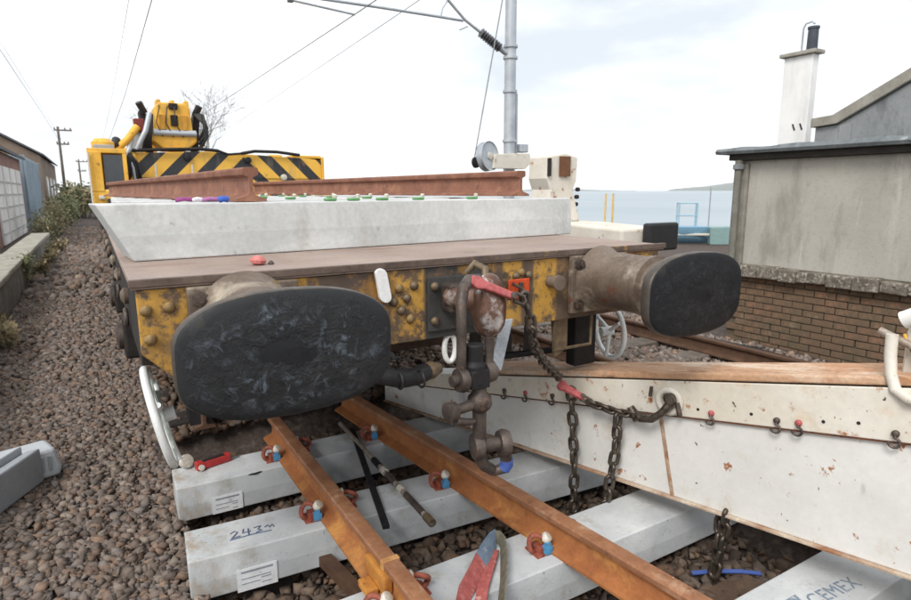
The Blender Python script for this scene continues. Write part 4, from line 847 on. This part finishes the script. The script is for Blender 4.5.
MB().bb(-1.11, -.87, 7.155, 7.165, 1.74, 1.755).bb(-.995, -.985, 7.155, 7.165, 1.545, 1.98).build('glazing_bar', m_yellow, cab)
MB().tube([(-1.27, 7.08, 1.35), (-1.27, 7.08, 2.0)], .012, 6).build('door_rail', m_cap, cab, 0, 60)
MB().box((-1.16, 7.09, 1.42), (.07, .04, .05)).build('head_lamp', m_cap, cab, .01); MB().box((-.93, 7.09, 1.46), (.07, .04, .05)).build('head_lamp', m_cap, cab, .01)
for i in range(3): MB().tube([(-.30+.17*i, 8.0, 2.80), (-.30+.10*i, 7.84, 2.72), (-.36+.13*i, 7.84, 2.50), (-.28+.14*i, 7.88, 2.30)], .008, 6).build('hose', m_hose, cr_, 0, 60)
for i in range(4): MB().box((.35+.4*i, 8.7, 2.06), (.22, .3, .10+.03*(i % 2))).build('roof_box', m_yellow if i % 2 else m_greydark, cr_, .02)

# ------------------------------------------------------------------ white trestle beam beyond the wagon
tb = thing('white_trestle', (2.7, 2.6, -.36), 'white rusty steel trestle with black rubber end pad beyond the wagon', 'trestle')
MB().prism([(1.22, 1.18), (1.9, 1.20), (3.6, 1.2), (3.6, 1.02), (1.22, 1.02)], lambda u, v, t: (t, u, v), 2.34, 2.84).build('top_beam', m_whiteold, tb, .02)
MB().bb(2.56, 2.92, 1.13, 1.21, .995, 1.225).build('rubber_pad', m_hose, tb, .02)
MB().prism([(2.28, 1.2), (2.72, 1.2), (2.62, 1.5), (2.66, 1.58), (2.67, 1.80), (2.52, 1.83), (2.31, 1.80), (2.30, 1.60), (2.34, 1.5)], lambda u, v, t: (u, t, v), 2.12, 2.4).build('upright', m_whiteold, tb, .015)
MB().bb(2.44, 2.56, 2.095, 2.119, 1.62, 1.80).build('rusty_slot', surf('slot_rust', lin(120, 82, 58), None, 10, .8), tb); MB().bb(2.30, 2.33, 2.095, 2.119, 1.62, 1.78).build('rusty_slot', m_under, tb)
for i in range(4): MB().lathe([(.02, 0), (.02, .03)], (2.70, 2.16+.01*i, 1.50-.07*i), (1, 0, 0), 8).build('bolt', m_under, tb)
for x in (2.98, 3.08): MB().cyl((x, 2.05, 1.02), (x, 2.05, 1.46), .009, 8).build('yellow_rod', surf('pale_yellow', lin(226, 190, 110), None, 9, .6), tb)
MB().bb(2.84, 3.14, 1.95, 2.15, 1.02, 1.15).build('rod_socket', m_whiteold, tb, .02)
for x in (2.42, 2.76):
    for y in (2.9, 3.5): MB().bb(x-.05, x+.05, y-.05, y+.05, -.36, 1.02).build('leg', m_under, tb)

# ------------------------------------------------------------------ overhead line mast, cantilever and wires
MX, MY = 5.66, 7.3
ms = thing('overhead_line_mast', (MX, MY, -.36), 'tall galvanised overhead line mast with balance wheel and cantilever', 'mast')
MB().cyl((MX, MY, -.36), (MX, MY, 7.5), .115, 20, .10).build('post', m_galv, ms, 0, 40)
MB().cyl((MX+.16, MY, 1.9), (MX+.15, MY, 3.3), .03, 10).build('conduit', m_galv, ms, 0, 40)
for z in (3.3, 3.9, 4.1, 2.4): MB().lathe([(.11, 0), (.135, .005), (.135, .05), (.11, .055)], (MX, MY, z), (0, 0, 1), 20).build('band', m_galv, ms, 0, 40)
MB().tube([(MX-.1, MY, 4.0), (5.4, MY, 4.08)], .05, 10).build('insulator_cap', m_galv, ms, 0, 50)
ins = []
a, b = Vector((5.42, MY, 4.07)), Vector((4.98, MY, 4.30)); L = (b-a).length
for i in range(9): ins += [(.04, L*i/9), (.085, L*(i+.35)/9), (.085, L*(i+.55)/9), (.04, L*(i+.9)/9)]
MB().lathe(ins, a, b-a, 16).build('insulator', m_insul, ms, 0, 30)
MB().tube([b, (4.66, MY, 4.46), (4.31, MY, 4.74), (3.2, MY, 5.5)], .026, 8).build('stay_tube', m_galv, ms, 0, 50)
MB().tube([(4.62, MY, 4.44), (4.17, MY, 4.44), (3.0, MY, 4.43), (2.03, MY, 4.41), (1.4, MY, 4.45)], .024, 8).build('registration_tube', m_galv, ms, 0, 50)
MB().tube([(4.17, MY, 4.44), (4.2, MY, 4.58), (4.3, MY, 4.72)], .016, 8).build('bracing_arm', m_galv, ms, 0, 50)
MB().tube([(2.59, MY, 4.26), (1.6, MY, 4.32), (1.5, MY, 4.43)], .018, 8).build('steady_arm', m_galv, ms, 0, 50)
MB().box((1.56, MY, 4.36), (.08, .06, .14)).build('clamp', m_insul, ms)
MB().tube([(4.55, MY, 4.28), (4.72, MY, 4.36)], .012, 6).build('stub', m_galv, ms)
bwc = Vector((5.08, MY-.12, 2.12))
wl = MB().lathe([(.05, -.05), (.24, -.05), (.27, -.07), (.27, -.045), (.235, -.02), (.235, .02), (.27, .045), (.27, .07), (.24, .05), (.05, .05)], bwc, (.35, -1, .1), 32).build('balance_wheel', m_galv, ms, 0, 30)
MB().lathe([(.03, -.08), (.07, -.075), (.07, .07), (.03, .08)], bwc, (.35, -1, .1), 16).build('wheel_hub', m_cap, wl, 0, 40)
MB().prism([(5.15, 1.9), (5.9, 1.9), (6.05, 2.02), (6.0, 2.2), (5.2, 2.16)], lambda u, v, t: (u, t, v), MY-.2, MY-.12).build('wheel_bracket', m_whiteold, ms, .01)
MB().box((5.95, MY, 2.3), (.2, .2, .16)).build('bracket_arm', m_galv, ms, .02)
MB().lathe([(.04, 0), (.1, .01), (.1, .05), (.04, .06)], (4.8, MY-.1, 2.0), (.35, -1, .1), 18).build('guide_pulley', m_black, ms, 0, 40)
MB().tube([(4.78, MY-.12, 2.05), (5.40, MY-.1, 4.9), (5.75, MY-.1, 6.5)], .013, 6).build('tension_cable', m_wire, ms)
def wire(pts, r, label):
    solo(MB().tube(pts, r*.85, 6), 'overhead_wire', m_wire, tuple(pts[0]), label, 'wire', 'overhead wires')
wire([(2.6, -6, 4.27), (2.6, 7.3, 4.27), (2.65, 60, 4.6), (2.7, 160, 5)], .011, 'overhead contact wire passing under the cantilever of the tall mast')
wire([(3.2, -6, 5.5), (3.9, 7.3, 4.75), (5.2, 30, 4.8), (7, 90, 5.2)], .009, 'overhead wire sagging past the tall mast towards the bare tree')
wire([(.1, -4, 5.2), (.1, 11, 5.2), (.22, 25, 5.2), (.3, 120, 5.4)], .012, 'overhead wire above the crane cab')
wire([(-.28, -4, 5.25), (-.28, 12, 5.2), (-.2, 26, 5.2), (0, 120, 5.4)], .007, 'thin overhead wire beside the one above the crane cab')
wire([(-2.97, -4, 5.2), (-2.97, 18, 5.2), (-2.9, 32, 5.2), (-2.9, 62, 5.3)], .010, 'overhead wire above the lane side wall leading to the wooden pole')
wire([(-3.4, -4, 6.3), (-3.3, 18, 6.2), (-3.0, 62, 6.0)], .008, 'upper thin overhead wire leading to the wooden pole')

# ------------------------------------------------------------------ railway building on the right
BX, BY = 5.3, 2.28
bdg = thing('trackside_building', (BX+3, -2, -.36), 'low rendered trackside building on a brick base with felt roof', 'building')
YB0 = -9.0
MB().bb(BX+.06, BX+7, YB0, BY-.02, -.36, .50).build('brick_backing', m_mortar, bdg)
bk = [MB().box((0, 0, 0), (.03, .215, .065)).mesh('brick', m_brick) for _ in range(1)][0]
nb = 0
for row in range(11):
    z = -.35+.0375+.0765*row
    for i in range(24):
        y = BY-.14-.2275*i-(.11 if row % 2 else 0)
        if y < -3.2 or z > .47: continue
        o = inst(bk, 'brick', bdg, Matrix.Translation(Vector((BX+.05+random.uniform(-.003, .003), y+random.uniform(-.004, .004), z))-LOC[bdg.name]) @ Matrix.Rotation(R(random.uniform(-1, 1)), 4, 'X')); nb += 1
# rubble coping course, stone by stone
y = BY+.04
while y > -3.4:
    Ls = random.uniform(.16, .34); zt_ = random.uniform(.045, .06)
    mb = MB(); mb.box((BX-.01+random.uniform(-.01, .01), y-Ls/2, .555+random.uniform(-.008, .006)), (.13, Ls-.004, .13+random.uniform(-.02, .015)), Matrix.Rotation(R(random.uniform(-3, 3)), 3, 'X'))
    mb.build('coping_stone', m_coping, bdg, .014); y -= Ls
MB().bb(BX+.02, BX+7, YB0, BY-.03, .50, .612).build('coping_core', m_mortar, bdg)
MB().bb(BX+.05, BX+7, YB0, BY-.06, .612, 1.83).build('rendered_wall', m_render, bdg, .01)
MB().bb(BX-.0, BX+.14, BY-.17, BY-.02, .613, 1.80).build('corner_pilaster', surf('damp_pilaster', lin(150, 146, 136), lin(126, 122, 112), 4, .9, layers=[(lin(96, 94, 86), 6, .56, .7, (1, 1, .3))], bump=.5), bdg, .02)
MB().cyl((BX-.06, BY-.09, .55), (BX-.06, BY-.09, 1.83), .04, 12).build('downpipe', surf('mossy_pipe', lin(128, 126, 118), lin(104, 102, 94), 6, .9, layers=[(lin(112, 118, 88), 7, .58, .7)], bump=.3), bdg, 0, 40)
MB().lathe([(.04, 0), (.06, .01), (.06, .06), (.04, .07)], (BX-.06, BY-.09, 1.72), (0, 0, 1), 12).build('pipe_collar', m_render_dark, bdg, 0, 40)
MB().bb(BX-.05, BX+7, YB0, BY+.05, 1.832, 1.90).build('fascia', surf('fascia_shadow', lin(66, 62, 58), None, 6, .9), bdg, .006)  # shadow under the roof edge painted in as the strip's dark colour
rf = MB(); nseg = 70
vs = []
for i in range(nseg+1):
    y = BY+.16+(YB0-BY-.16)*i/nseg; w1, w2 = random.uniform(-.012, .012), random.uniform(-.010, .012)
    vs += [(BX+7.1, y, 1.905), (BX-.14+w1, y, 1.903), (BX-.16+w1, y, 1.935), (BX-.13+w1*.5, y, 1.975+w2), (BX+.1, y, 1.985+w2), (BX+7.1, y, 2.02)]
rf.add(vs, [(i*6+j, i*6+(j+1) % 6, i*6+6+(j+1) % 6, i*6+6+j) for i in range(nseg) for j in range(6)]+[(5, 4, 3, 2, 1, 0), tuple(nseg*6+j for j in range(6))])
rf.build('felt_roof', m_felt, bdg, 0, 50)
# gabled house behind, with its white chimney
hs_ = thing('gabled_house', (9.5, -1, -.36), 'grey rendered gabled house rising behind the low felt roof', 'house')
GX = 7.5
gpoly = [(2.6, -.36), (2.6, 2.48), (2.42, 2.52), (-1.0, 4.35), (-4.4, 2.52), (-4.4, -.36)]
MB().prism([(2.6, 2.03), (2.6, 2.36), (2.42, 2.40), (-1.0, 4.22), (-4.4, 2.40), (-4.4, 2.03)], lambda u, v, t: (t, u, v), GX+5, GX+.3).build('far_gable', m_render_dark, hs_)
MB().prism([(2.58, -.36), (2.58, 2.34), (2.28, 2.36), (-1.0, 4.12), (-4.4, 2.36), (-4.4, -.36)], lambda u, v, t: (t, u, v), GX, GX+.28).build('gable_wall', m_render_dark, hs_, .01)
cp = MB(); cp.prism([(2.62, 2.345), (2.62, 2.47), (2.34, 2.49), (-1.0, 4.30), (-1.0, 4.135), (2.28, 2.372)], lambda u, v, t: (t, u, v), GX-.06, GX+.34); cp.build('gable_coping', surf('stone_coping', lin(156, 152, 142), lin(134, 130, 120), 5, .9, bump=.4), hs_, .008)
MB().prism([(-1.0, 4.135), (-1.0, 4.30), (-4.5, 2.47), (-4.5, 2.33)], lambda u, v, t: (t, u, v), GX-.06, GX+.34).build('gable_coping', m_felt, hs_, .008)
MB().bb(GX-.02, GX+.3, 2.10, 2.26, 2.0, 2.35).build('kneeler_pier', m_render_dark, hs_, .01)
MB().bb(GX+.4, GX+.56, 2.93, 3.36, -.36, 3.44).build('chimney', m_whitewash, hs_, .01)
chc = MB(); chc.bb(GX+.34, GX+.60, 2.87, 3.41, 3.445, 3.50); chc.build('chimney_cap', surf('pale_cap', lin(172, 168, 158), lin(140, 136, 126), 6, .9, bump=.4), hs_, .01)
MB().lathe([(.07, 0), (.075, .02), (.07, .3), (.08, .31), (.08, .34)], (GX+.52, 3.03, 3.50), (0, 0, 1), 16).build('chimney_pot', surf('slate_blue_pot', lin(72, 78, 88), None, 8, .6), hs_, 0, 40)
MB().tube([(GX+.5, 3.17, 3.50), (GX+.5, 3.17, 3.84), (GX+.5, 3.14, 3.9), (GX+.52, 3.06, 3.92), (GX+.52, 3.02, 3.88)], .014, 8).build('flue_pipe', m_galv, hs_, 0, 50)
for dy in (-.05, .06): MB().box((GX+.397, 3.06+dy, 2.42), (.01, .02, .10), Matrix.Rotation(R(-22), 3, 'X')).build('tie_iron', m_under, hs_)

# cable and litter on the margin by the brick base
solo(MB().tube([(4.9, 2.6, -.28), (4.95, 1.6, -.27), (4.85, .9, -.27), (5.0, .2, -.26), (4.92, -1, -.27)], .022, 8), 'black_cable', m_hose, (4.9, 1, -.31), 'black cable lying along the foot of the brick base', 'cable', None, 0, 60)
solo(MB().box((4.75, .62, -.255), (.05, .14, .05), Matrix.Rotation(R(30), 3, 'Z')), 'blue_bottle_scrap', m_blue, (4.75, .62, -.28), 'small blue plastic scrap on the stones by the brick base', 'scrap', None, .012)
solo(MB().box((4.72, 1.5, -.262), (.14, 1.3, .04), Matrix.Rotation(R(2), 3, 'Z')), 'loose_plank', m_sleeper_old, (4.72, 1.5, -.29), 'grey weathered plank lying beside the far rail', 'plank', None, .006)

# ------------------------------------------------------------------ quayside gear
bt = thing('blue_fishing_skiff', (16.6, 11.5, -.36), 'small blue and white skiff on the quay edge', 'boat')
hl = MB(); k = 12; vs = []
for i in range(k+1):
    t = i/k; w_ = .42*math.sin(math.pi*min(1, .25+.75*t)) ** .6 if t < .98 else .05
    p = Vector((16.05, 12.0, 0)).lerp(Vector((17.2, 11.05, 0)), t); nn = Vector((.64, .77, 0))
    for o_, z in ((-w_, .24), (-w_*.8, -.15), (0, -.34), (w_*.8, -.15), (w_, .24)): vs.append(p+nn*o_+Z3*z)
hl.add(vs, [(i*5+j, i*5+j+1, i*5+6+j, i*5+5+j) for i in range(k) for j in range(4)]+[(i*5+4, i*5, i*5+5, i*5+9) for i in range(k)]+[(4, 3, 2, 1, 0), tuple(k*5+j for j in range(5))])
hl.build('hull', flat('skiff_blue', lin(128, 172, 198), .7), bt, 0, 50)
MB().tube([(16.03, 11.6, -.02), (17.0, 10.78, -.02)], .045, 6).build('white_stripe', m_cap, bt)
cg = MB()
for x, y in ((16.3, 11.75), (16.75, 11.35), (16.5, 12.0), (17.0, 11.6)): cg.cyl((x, y, .2), (x, y, 1.05), .025, 6)
for z in (.62, 1.05): cg.tube([(16.3, 11.75, z), (16.75, 11.35, z), (17.0, 11.6, z), (16.5, 12.0, z)], .022, 6, True)
cg.build('rail_cage', flat('pale_blue_tube', lin(160, 190, 204), .7), bt)
MB().cyl((17.2, 11.2, -.3), (17.2, 11.2, 1.6), .02, 6).build('stern_pole', m_greydark, bt)
solo(MB().prism([(-.34, 0), (.34, 0), (.4, .55), (.3, .62), (-.36, .6)], lambda u, v, t: (17.15+.77*u-.64*t, 10.7-.64*u-.77*t, -.36+v), -.2, .2), 'creel', flat('teal_net', lin(132, 160, 158), .9), (17.15, 10.7, -.36), 'teal netted creel standing beside the blue skiff', 'creel', None, .03)
solo(MB().cyl((17.3, 10.35, -.36), (17.3, 10.35, 1.2), .03, 8), 'quay_post', m_galv, (17.3, 10.35, -.36), 'slim pale post at the quay edge', 'post')

# ------------------------------------------------------------------ lane side on the left: wall, sheds, pole, shrubs, tree
lw = thing('lane_wall', (-2.7, 10, -.36), 'low mossy wall with flat coping along the ballast path', 'wall')
MB().bb(-2.86, -2.48, -4, 19.5, -.38, .22).build('wall_body', m_stonewall, lw, .02)
for i in range(20):
    y0 = -4+1.17*i; MB().box((-2.68+random.uniform(-.01, .01), y0+.58, .265), (.46, 1.15, .09)).build('coping_slab', surf('coping_slab', lin(162, 158, 146), lin(136, 132, 120), 4, .9, layers=[(lin(106, 106, 74), 5, .62, .75)], bump=.4) if i == 0 else bpy.data.materials['coping_slab'], lw, .02)
def corrugated(x, y0, y1, z0, z1, step=.22, dep=.035):
    mb = MB(); n = int((y1-y0)/step); vs = []
    for i in range(n+1):
        yy = y0+(y1-y0)*i/n
        for s_, xx in ((0, 0), (.5, 0), (.55, dep), (.95, dep)): vs += [(x+xx, yy+s_*step, z0), (x+xx, yy+s_*step, z1)]
    m = (n+1)*4; return mb.add(vs, [(2*i, 2*i+2, 2*i+3, 2*i+1) for i in range(m-1)])
def shed(name, x, y0, y1, h, label, wallm, roofm, cat, wid=4.0, rise=1.0, bands=()):
    t = thing(name, (x-wid/2, (y0+y1)/2, -.36), label, cat)
    MB().bb(x-wid, x-.02, y0, y1, -.36, h).build('wall', wallm, t, .02)
    if roofm:
        r_ = MB(); r_.prism([(x+.2, h-.02), (x+.2, h+.1), (x-wid/2, h+rise+.1), (x-wid-.2, h+.1), (x-wid-.2, h-.02), (x-wid/2, h+rise-.06)], lambda u, v, tt: (u, tt, v), y0-.2, y1+.2); r_.build('roof', roofm, t)
        MB().prism([(x-.02, h), (x-wid/2, h+rise-.1), (x-wid, h)], lambda u, v, tt: (u, tt, v), y0+.02, y1-.02).build('gable', wallm, t)
    return t
a1 = shed('white_panel_shed', -4.0, 20.5, 33, 3.0, 'shed with white panel doors behind the lane wall', surf('brick_red_dull', lin(150, 112, 100), lin(126, 100, 90), 1.2, .9, bump=.3, bscale=10), m_slate, 'shed', 4, 1.1)
m_panel = surf('white_panel', lin(222, 220, 216), lin(204, 202, 198), .8, .7, bump=.1)
for i in range(4):
    d_ = MB().bb(-4.015, -3.95, 23.2+2.2*i, 25.1+2.2*i, -.3, 2.45).build('door', m_panel, a1, .01)
    for j in range(5): MB().bb(-3.948, -3.92, 23.3+2.2*i, 25.0+2.2*i, .05+.45*j, .1+.45*j).build('door_rib', flat('panel_rib', lin(176, 176, 172), .7) if (i, j) == (0, 0) else bpy.data.materials['panel_rib'], d_)
a2 = thing('shipping_container', (-5.4, 39, -.36), 'blue grey corrugated container behind the lane wall', 'container')
m_cont = surf('container_blue', lin(150, 166, 178), lin(132, 148, 160), .8, .6, layers=[(lin(120, 92, 74), 3, .66, .74)], bump=.1)
MB().bb(-6.2, -3.98, 34.2, 44, -.36, 3.3).build('box', m_cont, a2, .02)
corrugated(-3.965, 34.5, 43.6, -.15, 3.15).build('corrugated_side', m_cont, a2)
for y in (34.25, 43.9): MB().bb(-3.97, -3.9, y-.08, y+.08, -.36, 3.32).build('corner_post', m_cont, a2)
a3 = shed('brick_house', -3.9, 47, 66, 3.9, 'brown brick house with slate roof beyond the blue container', surf('house_brick', lin(132, 116, 102), lin(112, 98, 86), .9, .9, bump=.2), m_slate, 'house', 6, 1.9)
for y in (49.5, 54, 58.5, 63):
    for z in (.5,):
        wn = MB().bb(-3.918, -3.86, y, y+2.0, z+.6, z+2.1).build('window', m_cap, a3); MB().bb(-3.858, -3.85, y+.15, y+1.85, z+.75, z+1.95).build('pane', surf('window_pane', lin(150, 160, 168), None, 1, .2, bump=0) if y == 49.5 else bpy.data.materials['window_pane'], wn)
def pole(x, y, h, label):
    t = thing('telegraph_pole', (x, y, -.36), label, 'pole', None)
    MB().cyl((x, y, -.36), (x, y, h), .13, 12, .09).build('post', m_sleeper_old, t, 0, 40)
    for z, l in ((h-.35, 1.0), (h-1.5, .7)):
        MB().bb(x-l*.3, x+l, y-.06, y+.06, z, z+.12).build('crossarm', m_sleeper_old, t)
        for k_ in (-.25, .5, .9): MB().lathe([(.03, 0), (.06, .04), (.05, .12), (.02, .16)], (x+l*k_, y, z+.12), (0, 0, 1), 8).build('insulator', m_insul, t)
pole(-3.15, 60, 7.0, 'tall wooden pole with crossarms beyond the sheds'); pole(-2.2, 88, 5.6, 'smaller wooden pole further along the lane')
def leafy(name, base, rx, ry, h, n, leaf, label, cols, cat, group=None, seed=1, stems=9, up=.4):
    rr = random.Random(seed); t = thing(name, base, label, cat, group); b = Vector(base)
    sm = MB(); tips = []
    for i in range(stems):
        a_ = rr.uniform(0, 6.28); q_ = b+Vector((rx*.25*math.cos(a_), ry*.25*math.sin(a_), 0)); e_ = b+Vector((rx*rr.uniform(.2, .95)*math.cos(a_), ry*rr.uniform(.2, .95)*math.sin(a_), h*rr.uniform(.6, 1)))
        md = q_.lerp(e_, .5)+Vector((rr.uniform(-.1, .1), rr.uniform(-.1, .1), h*.08)); sm.tube([q_, md, e_], [.022, .014, .004], 5); tips += [md.lerp(e_, x) for x in (0, .3, .6, .8, 1)]+[q_.lerp(md, .6)]
    sm.build('stems', m_sleeper_old, t)
    for ci, c in enumerate(cols):
        lm = MB(); vs, fs = [], []
        for i in range(n//len(cols)):
            c0 = rr.choice(tips)+Vector((rr.gauss(0, rx*.17), rr.gauss(0, ry*.17), rr.gauss(0, h*.09)))
            if c0.z < b.z+.02: c0.z = b.z+.02+rr.random()*.2
            d1 = Vector((rr.gauss(0, 1), rr.gauss(0, 1), rr.gauss(up, .7))).normalized(); d2 = d1.cross(Vector((rr.gauss(0, 1), rr.gauss(0, 1), rr.gauss(0, 1)))).normalized()
            s_ = leaf*rr.uniform(.6, 1.3); k0 = len(vs); vs += [c0, c0+d1*s_*.5+d2*s_*.22, c0+d1*s_, c0+d1*s_*.5-d2*s_*.22]; fs.append((k0, k0+1, k0+2, k0+3))
        lm.v = vs; lm.f = fs; lm.mi = [0]*len(fs)
        o = lm.build('foliage', c, t); o['kind'] = 'stuff'
    return t
m_leafa = surf('leaf_olive', lin(140, 142, 106), lin(122, 126, 92), 9, .8, bump=0); m_leafb = surf('leaf_straw', lin(164, 150, 118), lin(142, 128, 98), 9, .85, bump=0); m_leafc = surf('leaf_dark', lin(112, 118, 86), lin(96, 102, 74), 9, .8, bump=0)
leafy('lane_bush', (-2.72, 22.5, -.36), .45, 1.4, 1.15, 1500, .10, 'straggly olive bush growing at the end of the lane wall', (m_leafa, m_leafb, m_leafc), 'bush', None, 2, 22)
leafy('lane_bush', (-2.6, 28, -.36), .5, 2.2, 1.5, 1500, .13, 'tall straw coloured bush behind the olive one', (m_leafb, m_leafa), 'bush', None, 3, 20)
leafy('lane_bush', (-2.45, 36, -.36), .6, 2.6, 1.6, 1700, .16, 'dark bush further along the lane beside the brick house', (m_leafc, m_leafa), 'bush', None, 4, 16)
leafy('lane_bush', (-1.9, 50, -.36), 1.6, 5, 2.4, 3000, .3, 'low dark scrub at the far end of the lane', (m_leafc, m_leafb), 'bush', None, 6, 14)
leafy('ivy_tuft', (-2.5, 11.2, -.2), .22, .5, .55, 900, .06, 'yellow green ivy tuft hanging over the lane wall', (m_leafa,), 'plant', None, 8, 8, 0)
for i, (x, y) in enumerate(((-2.36, 13), (-2.3, 15.5), (-2.38, 17.6), (-2.34, 6.2), (-2.2, 19.2))):
    leafy('weed_tuft', (x, y, -.34), .18, .35, .4, 260, .10, 'dry weed tuft growing at the foot of the lane wall', (m_leafb,), 'weed', 'weeds along the lane wall', 20+i, 6, 1.2)
# bare winter tree behind the crane
def bare_tree(base, h, label, seed):
    rr = random.Random(seed); t = thing('bare_tree', base, label, 'tree'); tr = MB(); cw_ = MB()
    def grow(p, d, L, r, lev, mb):
        pts = [p]; dd = d.copy()
        for i in range(4): dd = (dd+Vector((rr.gauss(0, .13), rr.gauss(0, .13), rr.gauss(.05, .08)))).normalized(); pts.append(pts[-1]+dd*L/4)
        mb.tube(pts, [max(r*(1-.14*i), .009) for i in range(5)], 6 if lev < 2 else 4)
        if lev >= 5: return
        for _ in range((5, 4, 4, 3, 3)[lev]):
            q_ = pts[rr.choice((2, 3, 4, 4) if lev else (2, 3, 3, 4))]; nd = (dd*1.0+Vector((rr.gauss(0, .75), rr.gauss(0, .6), rr.gauss(.15, .3)))).normalized()
            grow(q_, nd, L*rr.uniform(.55, .8), r*.52, lev+1, cw_)
    grow(Vector(base), Vector((0, 0, 1)), h*.36, h*.013, 0, tr)
    mt = surf('winter_bark', lin(140, 130, 126), lin(118, 110, 107), 4, .9, bump=.2) if 'winter_bark' not in bpy.data.materials else bpy.data.materials['winter_bark']
    tr.build('trunk', mt, t, 0, 60); cw_.build('crown', mt, t)
bare_tree((9.6, 62, -.36), 12.5, 'bare winter tree standing behind the yellow crane', 5)
bare_tree((8.6, 76, -.36), 11, 'smaller bare winter tree beside the taller one', 9)

# ------------------------------------------------------------------ thin sea air
hz = MB().bb(-300, 8200, -400, 8200, -6, 140)
ho = hz.build('haze', None); ho.data.materials.clear(); tag(ho, kind='stuff')
hm = bpy.data.materials.new('haze_air'); hm.use_nodes = True; hn = hm.node_tree; hn.nodes.clear()
ov = hn.nodes.new('ShaderNodeOutputMaterial'); pv = hn.nodes.new('ShaderNodeVolumePrincipled')
pv.inputs['Color'].default_value = (.97, .985, 1, 1); pv.inputs['Density'].default_value = .00007; pv.inputs['Anisotropy'].default_value = 0
hn.links.new(pv.outputs['Volume'], ov.inputs['Volume']); ho.data.materials.append(hm)
